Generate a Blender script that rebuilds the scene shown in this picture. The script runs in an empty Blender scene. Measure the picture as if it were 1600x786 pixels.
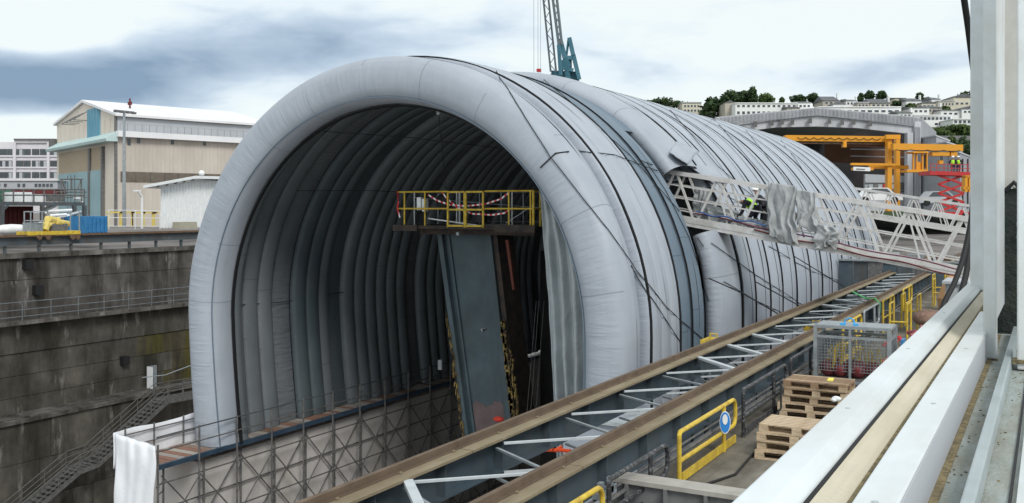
import bpy, math, random
from math import sin, cos, pi, radians, sqrt, atan2
from mathutils import Vector, noise
random.seed(7)
R = random.random
def U(a, b): return a + (b - a) * R()
C = bpy.context.scene.collection

# ---------------------------------------------------------------- camera
ALPHA = radians(29.25)        # view direction, turned left of the dock axis (+Y)
FPX = 1500.0                  # focal length in pixels of the 1600 px wide photograph
CZ = 4.1                      # eye height over the quay deck (deck top = 0)
cam_d = bpy.data.cameras.new('camera'); cam = bpy.data.objects.new('camera', cam_d); C.objects.link(cam)
cam.location = (0, 0, CZ); cam.rotation_euler = (pi / 2, 0, ALPHA)
cam_d.sensor_width = 36; cam_d.lens = 36 * FPX / 1600; cam_d.shift_y = -(393 - 325) / 1600
cam_d.clip_start = .05; cam_d.clip_end = 5000
bpy.context.scene.camera = cam
RT = Vector((cos(ALPHA), sin(ALPHA), 0)); FW = Vector((-sin(ALPHA), cos(ALPHA), 0)); EYE = Vector((0, 0, CZ))
def P(px, py, X=None, Y=None, Z=None, D=None):
    """measuring tool: the world point seen at a place in the photograph, on a known plane"""
    d = RT * ((px - 800) / FPX) + FW + Vector((0, 0, (325 - py) / FPX))
    if X is not None: t = X / d.x
    elif Y is not None: t = Y / d.y
    elif Z is not None: t = (Z - CZ) / d.z
    else: t = D
    return EYE + d * t

# ---------------------------------------------------------------- sky, sun, exposure
SUN_EL, SUN_AZ = radians(42), radians(128)      # azimuth clockwise from +Y
w = bpy.data.worlds.new('World'); bpy.context.scene.world = w; w.use_nodes = True
nt = w.node_tree; nt.nodes.clear()
def wn(t, **k):
    n = nt.nodes.new(t)
    for a, b in k.items(): setattr(n, a, b)
    return n
def wmath(op, a, b=None, c=None, clamp=False):
    n = wn('ShaderNodeMath', operation=op); n.use_clamp = clamp
    for i, v in enumerate((a, b, c)):
        if v is None: continue
        if hasattr(v, 'node'): nt.links.new(v, n.inputs[i])
        else: n.inputs[i].default_value = v
    return n.outputs[0]
sky = wn('ShaderNodeTexSky', sky_type='NISHITA'); sky.sun_disc = False
sky.sun_elevation = SUN_EL; sky.sun_rotation = SUN_AZ; sky.air_density = 1.0; sky.dust_density = 2.0
tc = wn('ShaderNodeTexCoord'); sx = wn('ShaderNodeSeparateXYZ'); nt.links.new(tc.outputs['Generated'], sx.inputs[0])
az = wmath('ARCTAN2', sx.outputs[0], sx.outputs[1]); el = wmath('ARCSINE', sx.outputs[2])
cmb = wn('ShaderNodeCombineXYZ')
nt.links.new(wmath('MULTIPLY', az, 2.2), cmb.inputs[0]); nt.links.new(wmath('MULTIPLY', el, 6.5), cmb.inputs[1])
n1 = wn('ShaderNodeTexNoise'); n1.inputs['Scale'].default_value = 1.5; n1.inputs['Detail'].default_value = 6; n1.inputs['Roughness'].default_value = .52; n1.inputs['Distortion'].default_value = .25
nt.links.new(cmb.outputs[0], n1.inputs[0])
n2 = wn('ShaderNodeTexNoise'); n2.inputs['Scale'].default_value = 5.5; n2.inputs['Detail'].default_value = 8; n2.inputs['Distortion'].default_value = .4
nt.links.new(cmb.outputs[0], n2.inputs[0])
# broad darker banks of cloud and bright breaks: (azimuth, elevation, half width, half height, weight)
def azel(px, py):
    d = P(px, py, D=1) - EYE
    return math.atan2(d.x, d.y), math.asin(d.z / d.length)
dark = None
for px, py, wd, hg, wt in ((250, 122, .15, .028, .75), (60, 150, .13, .024, .75), (400, 80, .13, .028, .45), (40, 105, .11, .03, .2), (690, 40, .12, .03, .35),
                           (1010, 105, .10, .026, .45), (1400, 112, .09, .022, .55), (1150, 50, .10, .028, .28), (75, 45, .055, .022, -1.2),
                           (60, 198, .10, .010, -.7), (230, 180, .12, .012, -.1), (560, 135, .2, .02, -.1), (1230, 55, .09, .02, -.6), (1490, 140, .04, .015, -.5)):
    a0, e0 = azel(px, py)
    da = wmath('DIVIDE', wmath('SUBTRACT', az, a0), wd); de = wmath('DIVIDE', wmath('SUBTRACT', el, e0), hg)
    q = wmath('ADD', wmath('MULTIPLY', da, da), wmath('MULTIPLY', de, de))
    g = wmath('MULTIPLY', wmath('EXPONENT', wmath('MULTIPLY', q, -1)), wt)
    dark = g if dark is None else wmath('ADD', dark, g)
t = wmath('ADD', wmath('MULTIPLY', wmath('SUBTRACT', n1.outputs[0], .5), 1.5), wmath('MULTIPLY', wmath('SUBTRACT', n2.outputs[0], .5), .75))
t = wmath('ADD', wmath('ADD', t, dark), -.035)
cr = wn('ShaderNodeValToRGB'); nt.links.new(t, cr.inputs[0])
e = cr.color_ramp.elements
e[0].position = .0; e[0].color = (.93, 1.0, 1.0, 1); e[1].position = .95; e[1].color = (.25, .36, .50, 1)
for p_, c_ in ((.16, (.84, .94, 1.0, 1)), (.42, (.58, .70, .83, 1))):
    k = e.new(p_); k.color = c_
b1 = wn('ShaderNodeBackground'); b1.inputs[1].default_value = .10; nt.links.new(sky.outputs[0], b1.inputs[0])
b2 = wn('ShaderNodeBackground'); b2.inputs[1].default_value = 1.01; nt.links.new(cr.outputs[0], b2.inputs[0])
mx = wn('ShaderNodeMixShader'); mx.inputs[0].default_value = .93
nt.links.new(b1.outputs[0], mx.inputs[1]); nt.links.new(b2.outputs[0], mx.inputs[2])
wo = wn('ShaderNodeOutputWorld'); nt.links.new(mx.outputs[0], wo.inputs[0])
sun_d = bpy.data.lights.new('sun', 'SUN'); sun = bpy.data.objects.new('sun', sun_d); C.objects.link(sun)
sun_d.energy = 2.0; sun_d.angle = radians(20); sun_d.color = (1, .97, .92)
sdir = Vector((sin(SUN_AZ) * cos(SUN_EL), cos(SUN_AZ) * cos(SUN_EL), sin(SUN_EL)))
sun.rotation_euler = sdir.to_track_quat('Z', 'Y').to_euler(); sun.location = (0, 0, 60)
vs = bpy.context.scene.view_settings
vs.view_transform = 'Standard'; vs.look = 'None'; vs.exposure = 0; vs.gamma = 1; vs.use_curve_mapping = False

# ---------------------------------------------------------------- materials
def mat(name, c1, c2=None, rough=.7, metal=0, sc=2.0, bump=0, bsc=20, stain=None, st=.5, ssc=(1, 1, 1), spec=.3, alpha=None, trans=0, lo=.35, hi=.65, coord='Object', emit=None, st2=None):
    """noise mix of c1 and c2, optional stain colour in streaks (ssc stretches it), fine bump"""
    m = bpy.data.materials.new(name); m.use_nodes = True; n = m.node_tree; n.nodes.clear()
    L = n.links.new
    out = n.nodes.new('ShaderNodeOutputMaterial'); b = n.nodes.new('ShaderNodeBsdfPrincipled'); L(b.outputs[0], out.inputs[0])
    b.inputs['Roughness'].default_value = rough; b.inputs['Metallic'].default_value = metal; b.inputs['Specular IOR Level'].default_value = spec
    if trans: b.inputs['Transmission Weight'].default_value = trans
    if alpha is not None: b.inputs['Alpha'].default_value = alpha
    if emit: b.inputs['Emission Color'].default_value = (*emit[0], 1); b.inputs['Emission Strength'].default_value = emit[1]
    tc = n.nodes.new('ShaderNodeTexCoord'); co = tc.outputs[coord]
    col = None
    if c2 is not None:
        no = n.nodes.new('ShaderNodeTexNoise'); no.inputs['Scale'].default_value = sc; no.inputs['Detail'].default_value = 5; no.inputs['Roughness'].default_value = .6
        L(co, no.inputs[0]); r = n.nodes.new('ShaderNodeValToRGB'); L(no.outputs[0], r.inputs[0])
        r.color_ramp.elements[0].position = lo; r.color_ramp.elements[1].position = hi
        r.color_ramp.elements[0].color = (*c1, 1); r.color_ramp.elements[1].color = (*c2, 1); col = r.outputs[0]
    if stain is not None:
        mp = n.nodes.new('ShaderNodeMapping'); mp.inputs['Scale'].default_value = ssc; L(co, mp.inputs[0])
        no = n.nodes.new('ShaderNodeTexNoise'); no.inputs['Scale'].default_value = 1; no.inputs['Detail'].default_value = 6; no.inputs['Roughness'].default_value = .65
        L(mp.outputs[0], no.inputs[0]); r = n.nodes.new('ShaderNodeValToRGB'); L(no.outputs[0], r.inputs[0])
        r.color_ramp.elements[0].position = .5 - .12; r.color_ramp.elements[1].position = .5 + .15
        r.color_ramp.elements[0].color = (0, 0, 0, 1); r.color_ramp.elements[1].color = (st, st, st, 1)
        mxx = n.nodes.new('ShaderNodeMix'); mxx.data_type = 'RGBA'; L(r.outputs[0], mxx.inputs[0])
        if col is not None: L(col, mxx.inputs[6])
        else: mxx.inputs[6].default_value = (*c1, 1)
        mxx.inputs[7].default_value = (*stain, 1); col = mxx.outputs[2]
    if st2 is not None:                              # second stain: (colour, strength, stretch, threshold)
        mp = n.nodes.new('ShaderNodeMapping'); mp.inputs['Scale'].default_value = st2[2]; mp.inputs['Location'].default_value = (3.1, 7.7, 1.3); L(co, mp.inputs[0])
        no = n.nodes.new('ShaderNodeTexNoise'); no.inputs['Scale'].default_value = 1; no.inputs['Detail'].default_value = 8; no.inputs['Roughness'].default_value = .7
        L(mp.outputs[0], no.inputs[0]); r = n.nodes.new('ShaderNodeValToRGB'); L(no.outputs[0], r.inputs[0])
        r.color_ramp.elements[0].position = st2[3]; r.color_ramp.elements[1].position = st2[3] + .10; r.color_ramp.elements[0].color = (0, 0, 0, 1); r.color_ramp.elements[1].color = (st2[1],) * 3 + (1,)
        mxx = n.nodes.new('ShaderNodeMix'); mxx.data_type = 'RGBA'; L(r.outputs[0], mxx.inputs[0]); L(col, mxx.inputs[6]); mxx.inputs[7].default_value = (*st2[0], 1); col = mxx.outputs[2]
    if col is not None: L(col, b.inputs['Base Color'])
    else: b.inputs['Base Color'].default_value = (*c1, 1)
    if bump:
        no = n.nodes.new('ShaderNodeTexNoise'); no.inputs['Scale'].default_value = bsc; no.inputs['Detail'].default_value = 4
        L(co, no.inputs[0]); bm = n.nodes.new('ShaderNodeBump'); bm.inputs['Strength'].default_value = min(1, bump); bm.inputs['Distance'].default_value = .02 * max(1, bump)
        L(no.outputs[0], bm.inputs['Height']); L(bm.outputs[0], b.inputs['Normal'])
    return m

# ---------------------------------------------------------------- mesh helpers
class MB:
    def __init__(s): s.v = []; s.f = []; s.uv = None
    def add(s, vs, fs):
        o = len(s.v); s.v += [Vector(v) for v in vs]; s.f += [tuple(i + o for i in f) for f in fs]; return s
    def box(s, c, size, rz=0, top=(1, 1)):
        x, y, z = (a / 2 for a in size); c = Vector(c); vs = []
        for k in (-1, 1):
            q = top if k > 0 else (1, 1)
            for i, j in ((-1, -1), (1, -1), (1, 1), (-1, 1)):
                a, b = i * x * q[0], j * y * q[1]
                vs.append(c + Vector((a * cos(rz) - b * sin(rz), a * sin(rz) + b * cos(rz), k * z)))
        return s.add(vs, [(3, 2, 1, 0), (4, 5, 6, 7), (0, 1, 5, 4), (1, 2, 6, 5), (2, 3, 7, 6), (3, 0, 4, 7)])
    def bb(s, x0, x1, y0, y1, z0, z1): return s.box(((x0 + x1) / 2, (y0 + y1) / 2, (z0 + z1) / 2), (x1 - x0, y1 - y0, z1 - z0))
    def frame(s, p0, p1, up=(0, 0, 1)):
        d = (Vector(p1) - Vector(p0)).normalized(); up = Vector(up)
        if abs(d.dot(up)) > .98: up = Vector((0, 1, 0)) if abs(d.y) < .9 else Vector((1, 0, 0))
        a = d.cross(up).normalized(); b = a.cross(d).normalized(); return a, b
    def beam(s, p0, p1, w, h=None, up=(0, 0, 1)):
        """rectangular bar: w across, h along up"""
        h = w if h is None else h; p0, p1 = Vector(p0), Vector(p1); a, b = s.frame(p0, p1, up); a = a * w / 2; b = b * h / 2
        vs = [p + i * a + j * b for p in (p0, p1) for i, j in ((-1, -1), (1, -1), (1, 1), (-1, 1))]
        return s.add(vs, [(3, 2, 1, 0), (4, 5, 6, 7), (0, 1, 5, 4), (1, 2, 6, 5), (2, 3, 7, 6), (3, 0, 4, 7)])
    def tube(s, pts, r, n=6, caps=True, r1=None):
        pts = [Vector(p) for p in pts]; m = len(pts); vs = []; a = None
        for i, p in enumerate(pts):
            d = (pts[min(i + 1, m - 1)] - pts[max(i - 1, 0)]).normalized()
            if a is None: a = s.frame(p, p + d)[0]
            a = (a - d * a.dot(d)).normalized(); b = d.cross(a)
            rr = r if r1 is None else r + (r1 - r) * i / (m - 1)
            vs += [p + rr * (a * cos(2 * pi * k / n) + b * sin(2 * pi * k / n)) for k in range(n)]
        fs = [(i * n + k, i * n + (k + 1) % n, (i + 1) * n + (k + 1) % n, (i + 1) * n + k) for i in range(m - 1) for k in range(n)]
        if caps: fs += [tuple(range(n))[::-1], tuple((m - 1) * n + k for k in range(n))]
        return s.add(vs, fs)
    def prism(s, poly, ext):
        """closed polygon of 3D points, extruded by the vector ext"""
        poly = [Vector(p) for p in poly]; ext = Vector(ext); n = len(poly)
        return s.add(poly + [p + ext for p in poly], [tuple(range(n)), tuple(range(2 * n - 1, n - 1, -1))] + [(i, i + n, (i + 1) % n + n, (i + 1) % n) for i in range(n)])
    def grid(s, fn, nu, nv):
        vs = [fn(i / nu, j / nv) for i in range(nu + 1) for j in range(nv + 1)]
        return s.add(vs, [(i * (nv + 1) + j, (i + 1) * (nv + 1) + j, (i + 1) * (nv + 1) + j + 1, i * (nv + 1) + j + 1) for i in range(nu) for j in range(nv)])
    def ball(s, c, rx, ry=None, rz=None, n=10, m=7):
        ry = rx if ry is None else ry; rz = rx if rz is None else rz; c = Vector(c)
        vs = [c + Vector((0, 0, -rz))] + [c + Vector((rx * sin(pi * j / m) * cos(2 * pi * i / n), ry * sin(pi * j / m) * sin(2 * pi * i / n), -rz * cos(pi * j / m))) for j in range(1, m) for i in range(n)] + [c + Vector((0, 0, rz))]
        fs = [(0, 1 + (i + 1) % n, 1 + i) for i in range(n)]
        for j in range(m - 2): fs += [(1 + j * n + i, 1 + j * n + (i + 1) % n, 1 + (j + 1) * n + (i + 1) % n, 1 + (j + 1) * n + i) for i in range(n)]
        fs += [(len(vs) - 1, 1 + (m - 2) * n + i, 1 + (m - 2) * n + (i + 1) % n) for i in range(n)]
        return s.add(vs, fs)
    def lathe(s, c, prof, n=12):
        c = Vector(c); m = len(prof)
        vs = [c + Vector((r * cos(2 * pi * k / n), r * sin(2 * pi * k / n), z)) for r, z in prof for k in range(n)]
        return s.add(vs, [(i * n + k, i * n + (k + 1) % n, (i + 1) * n + (k + 1) % n, (i + 1) * n + k) for i in range(m - 1) for k in range(n)] + [tuple(range(n))[::-1], tuple((m - 1) * n + k for k in range(n))])
    def mesh(s, name, m, off=(0, 0, 0), smooth=False):
        me = bpy.data.meshes.new(name); off = Vector(off)
        me.from_pydata([v - off for v in s.v], [], s.f)
        ms = m if isinstance(m, (list, tuple)) else [m]
        for q in ms: me.materials.append(q)
        if smooth: me.polygons.foreach_set('use_smooth', [True] * len(me.polygons))
        if s.uv:
            l = me.uv_layers.new(name='UVMap')
            for i, lp in enumerate(me.loops): l.data[i].uv = s.uv[lp.vertex_index]
        me.update(); return me
    def build(s, name, m, parent=None, smooth=False, kind=None, label=None):
        """link as one mesh object; vertices are world coordinates when the parent thing is not rotated"""
        off = wloc(parent) if parent else Vector((0, 0, 0))
        o = bpy.data.objects.new(name, s.mesh(name, m, off, smooth)); C.objects.link(o)
        if parent: o.parent = parent
        if kind: o['kind'] = kind
        if label: o['label'] = label
        return o
def wloc(o):
    v = Vector((0, 0, 0))
    while o: v = v + o.location; o = o.parent
    return v
def tag(o, label, cat, group=None):
    o['label'] = label; o['category'] = cat
    if group: o['group'] = group
    return o
def thing(name, label, cat, loc=(0, 0, 0), group=None, rz=0):
    o = bpy.data.objects.new(name, None); C.objects.link(o); o.location = loc; o.rotation_euler.z = rz; o.empty_display_size = .2
    return tag(o, label, cat, group)
def piece(name, me, loc, parent, rz=0, kind=None, scale=None, rot=None):
    """one of many alike pieces: shares its mesh"""
    o = bpy.data.objects.new(name, me); C.objects.link(o); o.parent = parent
    o.location = Vector(loc) - (wloc(parent) if parent else Vector((0, 0, 0)))
    if rot: o.rotation_euler = rot
    else: o.rotation_euler.z = rz
    if scale: o.scale = scale
    if kind: o['kind'] = kind
    return o
def copy_tree(o, loc=None, label=None, rz=None, parent=None):
    c = o.copy(); C.objects.link(c)
    if parent: c.parent = parent
    if loc is not None: c.location = loc
    if rz is not None: c.rotation_euler.z = rz
    if label: c['label'] = label
    for ch in list(o.children): copy_tree(ch, parent=c)
    return c
def struct(name, mb, m, smooth=False):
    return mb.build(name, m, kind='structure', smooth=smooth)
def lerp(a, b, t): return a + (b - a) * t
def VL(a, b, t): return Vector(a).lerp(Vector(b), t)
# ---------------------------------------------------------------- the inflatable tent
TX, TR, TY0, SPR, BASE = -18.7, 8.75, 25.2, CZ - 3.75, CZ - 8.45     # axis, outer radius, front, springing, foot
def fabric(name, c1, c2, wr=.6, seam=-.3, allover=.08):
    """coated cloth, UV = (metres along the arch, place round the tube): cross seams and pulled wrinkles next to the joints"""
    m = bpy.data.materials.new(name); m.use_nodes = True; n = m.node_tree; n.nodes.clear(); L = n.links.new
    def N(t, **k):
        q = n.nodes.new(t)
        for a, b in k.items(): setattr(q, a, b)
        return q
    def M(op, a, b=None, c=None):
        q = N('ShaderNodeMath', operation=op)
        for i, v in enumerate((a, b, c)):
            if v is None: continue
            if hasattr(v, 'node'): L(v, q.inputs[i])
            else: q.inputs[i].default_value = v
        return q.outputs[0]
    out = N('ShaderNodeOutputMaterial'); b = N('ShaderNodeBsdfPrincipled'); L(b.outputs[0], out.inputs[0])
    b.inputs['Roughness'].default_value = .5; b.inputs['Specular IOR Level'].default_value = .35
    uv = N('ShaderNodeUVMap'); s = N('ShaderNodeSeparateXYZ'); L(uv.outputs[0], s.inputs[0]); tc = N('ShaderNodeTexCoord')
    # wrinkles: noise short along the arch, long across it, strongest where |sin(2 pi v)| is near the joints
    cb = N('ShaderNodeCombineXYZ'); L(M('MULTIPLY', s.outputs[0], 5.5), cb.inputs[0]); L(M('MULTIPLY', s.outputs[1], 3.5), cb.inputs[1])
    no = N('ShaderNodeTexNoise'); no.inputs['Scale'].default_value = 1; no.inputs['Detail'].default_value = 3; no.inputs['Distortion'].default_value = .6; L(cb.outputs[0], no.inputs[0])
    edge = M('POWER', M('ABSOLUTE', M('SINE', M('MULTIPLY', s.outputs[1], 2 * pi))), 5)
    wrk = M('MULTIPLY', no.outputs[0], M('ADD', M('MULTIPLY', edge, wr), allover))
    nb = N('ShaderNodeTexNoise'); nb.inputs['Scale'].default_value = 1.1; nb.inputs['Detail'].default_value = 3; L(tc.outputs['Object'], nb.inputs[0])
    h = M('ADD', wrk, M('MULTIPLY', nb.outputs[0], .25))
    # welded cross seams every 2.3 m
    fr = M('FRACT', M('ADD', M('DIVIDE', s.outputs[0], 2.3), M('MULTIPLY', nb.outputs[0], .03)))
    sm = M('MULTIPLY', M('LESS_THAN', M('ABSOLUTE', M('SUBTRACT', fr, .5)), .007), M('GREATER_THAN', M('SINE', M('ADD', M('MULTIPLY', s.outputs[1], 2 * pi), M('MULTIPLY', M('FLOOR', M('DIVIDE', s.outputs[0], 2.3)), 1.9))), seam))
    h = M('SUBTRACT', h, M('MULTIPLY', sm, .25))
    bp = N('ShaderNodeBump'); bp.inputs['Strength'].default_value = .6; bp.inputs['Distance'].default_value = .08; L(h, bp.inputs['Height']); L(bp.outputs[0], b.inputs['Normal'])
    n2 = N('ShaderNodeTexNoise'); n2.inputs['Scale'].default_value = .7; n2.inputs['Detail'].default_value = 6; L(tc.outputs['Object'], n2.inputs[0])
    r = N('ShaderNodeValToRGB'); L(n2.outputs[0], r.inputs[0]); r.color_ramp.elements[0].position = .3; r.color_ramp.elements[1].position = .7
    r.color_ramp.elements[0].color = (*c1, 1); r.color_ramp.elements[1].color = (*c2, 1)
    c3 = N('ShaderNodeCombineXYZ'); L(M('MULTIPLY', s.outputs[0], .35), c3.inputs[0]); L(M('MULTIPLY', s.outputs[1], 9), c3.inputs[1])
    n3 = N('ShaderNodeTexNoise'); n3.inputs['Scale'].default_value = 1; n3.inputs['Detail'].default_value = 6; n3.inputs['Roughness'].default_value = .7; L(c3.outputs[0], n3.inputs[0])
    r3 = N('ShaderNodeValToRGB'); L(n3.outputs[0], r3.inputs[0]); r3.color_ramp.elements[0].position = .48; r3.color_ramp.elements[1].position = .75; r3.color_ramp.elements[0].color = (0, 0, 0, 1); r3.color_ramp.elements[1].color = (.2, .2, .2, 1)
    md = N('ShaderNodeMix', data_type='RGBA'); L(r3.outputs[0], md.inputs[0]); L(r.outputs[0], md.inputs[6]); md.inputs[7].default_value = (c1[0] * .5, c1[1] * .48, c1[2] * .45, 1)
    mx = N('ShaderNodeMix', data_type='RGBA'); L(M('MULTIPLY', sm, .4), mx.inputs[0]); L(md.outputs[2], mx.inputs[6]); mx.inputs[7].default_value = (c1[0] * .35, c1[1] * .35, c1[2] * .35, 1)
    L(mx.outputs[2], b.inputs['Base Color']); return m
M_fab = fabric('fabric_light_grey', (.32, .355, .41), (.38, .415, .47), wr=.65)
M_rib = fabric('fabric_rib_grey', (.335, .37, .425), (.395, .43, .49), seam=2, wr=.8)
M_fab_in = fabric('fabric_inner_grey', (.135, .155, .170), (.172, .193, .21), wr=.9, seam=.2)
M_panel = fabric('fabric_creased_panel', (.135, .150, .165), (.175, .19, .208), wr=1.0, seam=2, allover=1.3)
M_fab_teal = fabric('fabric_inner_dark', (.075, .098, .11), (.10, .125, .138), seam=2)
M_fab_dk = fabric('fabric_blue_grey', (.125, .175, .225), (.16, .21, .265), wr=1.2)
M_strap = mat('black_strap', (.012, .013, .015), rough=.8)
M_rope = mat('black_rope', (.02, .022, .025), rough=.9)
M_dark = mat('filler_black', (.012, .012, .014), (.022, .02, .02), rough=.9, sc=1.2, bump=.4, bsc=3)  # near-black colour that stands for the darkness behind the leaning column

def arch_path(Rc, zb=BASE, n=44, legs=6):
    """(x, z, normal x, normal z, run) from the left foot over the crown to the right foot"""
    pts = []; run = 0
    for i in range(legs): z = lerp(zb, SPR, i / legs); pts.append((TX - Rc + .42 * max(0, (SPR - z) / (SPR - BASE)) ** 1.4, z, -1, 0, z - zb))
    l0 = SPR - zb
    for i in range(n + 1):
        a = pi - pi * i / n; pts.append((TX + Rc * cos(a), SPR + Rc * sin(a), cos(a), sin(a), l0 + Rc * pi * i / n))
    for i in range(1, legs + 1): z = lerp(SPR, zb, i / legs); pts.append((TX + Rc, z, 1, 0, l0 + Rc * pi + SPR - z))
    return pts
def arch_tube(name, y0, y1, rad, thick, m, parent, n=14, zb=BASE, keep=None, seed=0, label=None, squash=1.0, boxy=.8):
    """one air tube: outer face reaches radius `rad`, thickness `thick`, from y0 to y1"""
    Rc = rad - thick / 2; a, b = (y1 - y0) / 2 * squash, thick / 2; yc = (y0 + y1) / 2
    mb = MB(); mb.uv = []; path = arch_path(Rc, zb, n=56); np_ = len(path); vs = []
    for (x, z, nx, nz, run) in path:
        for k in range(n + 1):
            f = 2 * pi * k / n
            # a little fatter than an ellipse, so that neighbours press flat against each other
            cx = math.copysign(abs(cos(f)) ** boxy, cos(f)); sy = math.copysign(abs(sin(f)) ** .8, sin(f))
            j = 1 + .045 * noise.noise(Vector((run * .45, f * 1.0 + seed * 5, seed)))
            vs.append(Vector((x + nx * b * cx * j, yc + a * sy, z + nz * b * cx * j))); mb.uv.append((run + seed * .6, k / n))
    fs = []
    for i in range(np_ - 1):
        if keep and not keep(path[i][4]): continue
        for k in range(n): fs.append((i * (n + 1) + k, i * (n + 1) + k + 1, (i + 1) * (n + 1) + k + 1, (i + 1) * (n + 1) + k))
    mb.v = vs; mb.f = fs
    return mb.build(name, m, parent, smooth=True, label=label)
def arch_strap(name, y, rad, wd, parent, m=None, th=.05, t0=0, t1=1, zb=BASE, dy=0):
    mb = MB(); path = arch_path(rad, zb, n=56); i0, i1 = int(t0 * (len(path) - 1)), int(t1 * (len(path) - 1)); path = path[i0:i1 + 1]; vs = []
    for q, (x, z, nx, nz, run) in enumerate(path):
        yy = y + dy * noise.noise(Vector((run * .5, y, 0)))
        for s_, o in ((-1, 0), (-1, 1), (1, 1), (1, 0)): vs.append(Vector((x + nx * th * (o - .5), yy + s_ * wd / 2, z + nz * th * (o - .5))))
    mb.add(vs, [(i * 4 + k, i * 4 + (k + 1) % 4, (i + 1) * 4 + (k + 1) % 4, (i + 1) * 4 + k) for i in range(len(path) - 1) for k in range(4)])
    return mb.build(name, m or M_strap, parent)
def total_run(rad): return 2 * (SPR - BASE) + pi * rad

# front module: the fat mouth tube, four lobes, then the darker connecting band and a light rim
tent = thing('inflatable_tent', 'front section of the grey inflatable tent with the open arched mouth', 'inflatable tent', (TX, TY0, BASE), 'sections of the inflatable tent')
arch_tube('mouth_tube', TY0 - .85, TY0 + .75, TR - .12, 1.5, M_fab, tent, n=20, seed=1)
Y1 = [TY0 + .78, TY0 + 1.6, TY0 + 2.4, TY0 + 3.15]
for i in range(3): arch_tube('air_tube', Y1[i] - .13, Y1[i + 1] + .13, TR + .05, .75, M_rib, tent, seed=2 + i, n=24, boxy=.4)
arch_tube('air_tube', 28.36, 29.62, TR + .02, .6, M_fab_dk, tent, seed=7, n=24, boxy=.45)
arch_tube('air_tube', 29.44, 31.0, TR + .02, .62, M_fab_dk, tent, seed=8, n=24, boxy=.5)
for y, wd, dr in ((TY0 + .77, .10, -.03), (28.37, .10, .0), (29.53, .05, 0)): arch_strap('seam_strap', y, TR + .02 + dr, wd, tent, dy=.04)
arch_strap('sewn_line', TY0 - .62, TR - .42, .02, tent, m=M_fab_dk, th=.03)
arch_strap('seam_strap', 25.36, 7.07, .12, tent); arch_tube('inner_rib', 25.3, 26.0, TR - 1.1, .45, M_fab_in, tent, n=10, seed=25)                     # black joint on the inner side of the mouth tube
arch_strap('piping', TY0 - .65, 7.28, .03, tent, m=M_fab_dk, th=.03)
# rear module, cut away for the gangway on the right-hand side
rear = thing('inflatable_tent', 'long rear section of the grey inflatable tent with many narrow ribs behind the gangway', 'inflatable tent', (TX, 32, BASE), 'sections of the inflatable tent')
YS = [31.9, 34.6, 36.4, 38.6, 40.6, 43.2, 46.0, 48.6, 51.0, 54.0, 56.6, 59.2, 62.0, 64.6, 67.2]
TOT = total_run(TR)
for i in range(len(YS) - 1):
    wdt = YS[i + 1] - YS[i]
    if i == 0:
        cut = lambda run: not (TOT - 10.7 < run < TOT - 8.3)
        arch_tube('air_tube', YS[i], YS[i + 1] + .04, TR + .35, .9, M_fab, rear, seed=20, keep=cut, n=18)
    else:
        arch_tube('air_tube', YS[i] - .06, YS[i + 1] + .06, TR + .3, .72, M_rib, rear, seed=21 + i, n=22, boxy=.55)
    if i: arch_strap('seam_strap', YS[i], TR + .22, .16 if i == 1 else .075 if i % 2 else .045, rear, dy=.09)
for i in range(1, len(YS) - 1):                                           # sewn lines along the middle of each rib
    arch_strap('sewn_line', (YS[i] + YS[i + 1]) / 2, TR + .31, .018, rear, th=.01, dy=.15)

# inner lining: narrow ribs seen inside the arch, wrinkled panels between them; open on the right where the gangway comes in
GAP = lambda y: (lambda run: not (29 < y < 36.3 and TOT - 11.6 < run < TOT - 7.2)) if y < 36.3 else None
y = 31.0; k = 0
while y < 67:
    wrinkled = k in (1, 8, 16, 24); wd = .95 if wrinkled else .78
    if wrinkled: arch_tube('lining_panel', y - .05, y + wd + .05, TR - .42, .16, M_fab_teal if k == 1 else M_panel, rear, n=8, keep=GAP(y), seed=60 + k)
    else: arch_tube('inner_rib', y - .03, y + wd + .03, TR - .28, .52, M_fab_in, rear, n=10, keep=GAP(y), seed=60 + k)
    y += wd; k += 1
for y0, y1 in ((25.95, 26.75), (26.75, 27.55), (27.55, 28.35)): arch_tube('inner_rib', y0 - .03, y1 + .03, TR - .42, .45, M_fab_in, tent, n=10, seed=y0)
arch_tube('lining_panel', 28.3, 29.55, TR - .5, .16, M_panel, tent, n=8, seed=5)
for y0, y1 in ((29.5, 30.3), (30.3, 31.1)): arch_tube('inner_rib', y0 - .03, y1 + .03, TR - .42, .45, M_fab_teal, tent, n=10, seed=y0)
arch_strap('seam_strap', 29.5, TR - .6, .07, tent); arch_strap('seam_strap', 32.9, TR - .55, .06, rear, t1=.7)
# closed far end
mb = MB(); path = arch_path(TR, BASE, n=40); pts = [Vector((x, 67.3, z)) for x, z, *_ in path]; mb.prism(pts, (0, .15, 0)); mb.build('end_curtain', M_fab_in, rear)
# bridging skin over the joint of the two sections, left side and crown
mb = MB(); path = arch_path(TR - .1, BASE, n=56); k = int(len(path) * .70); path = path[:k]
mb.grid(lambda u, v: Vector((path[round(u * (k - 1))][0], lerp(30.6, 32.4, v), path[round(u * (k - 1))][1])), k - 1, 4); mb.build('joint_skin', M_fab_dk, rear, smooth=True)

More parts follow.
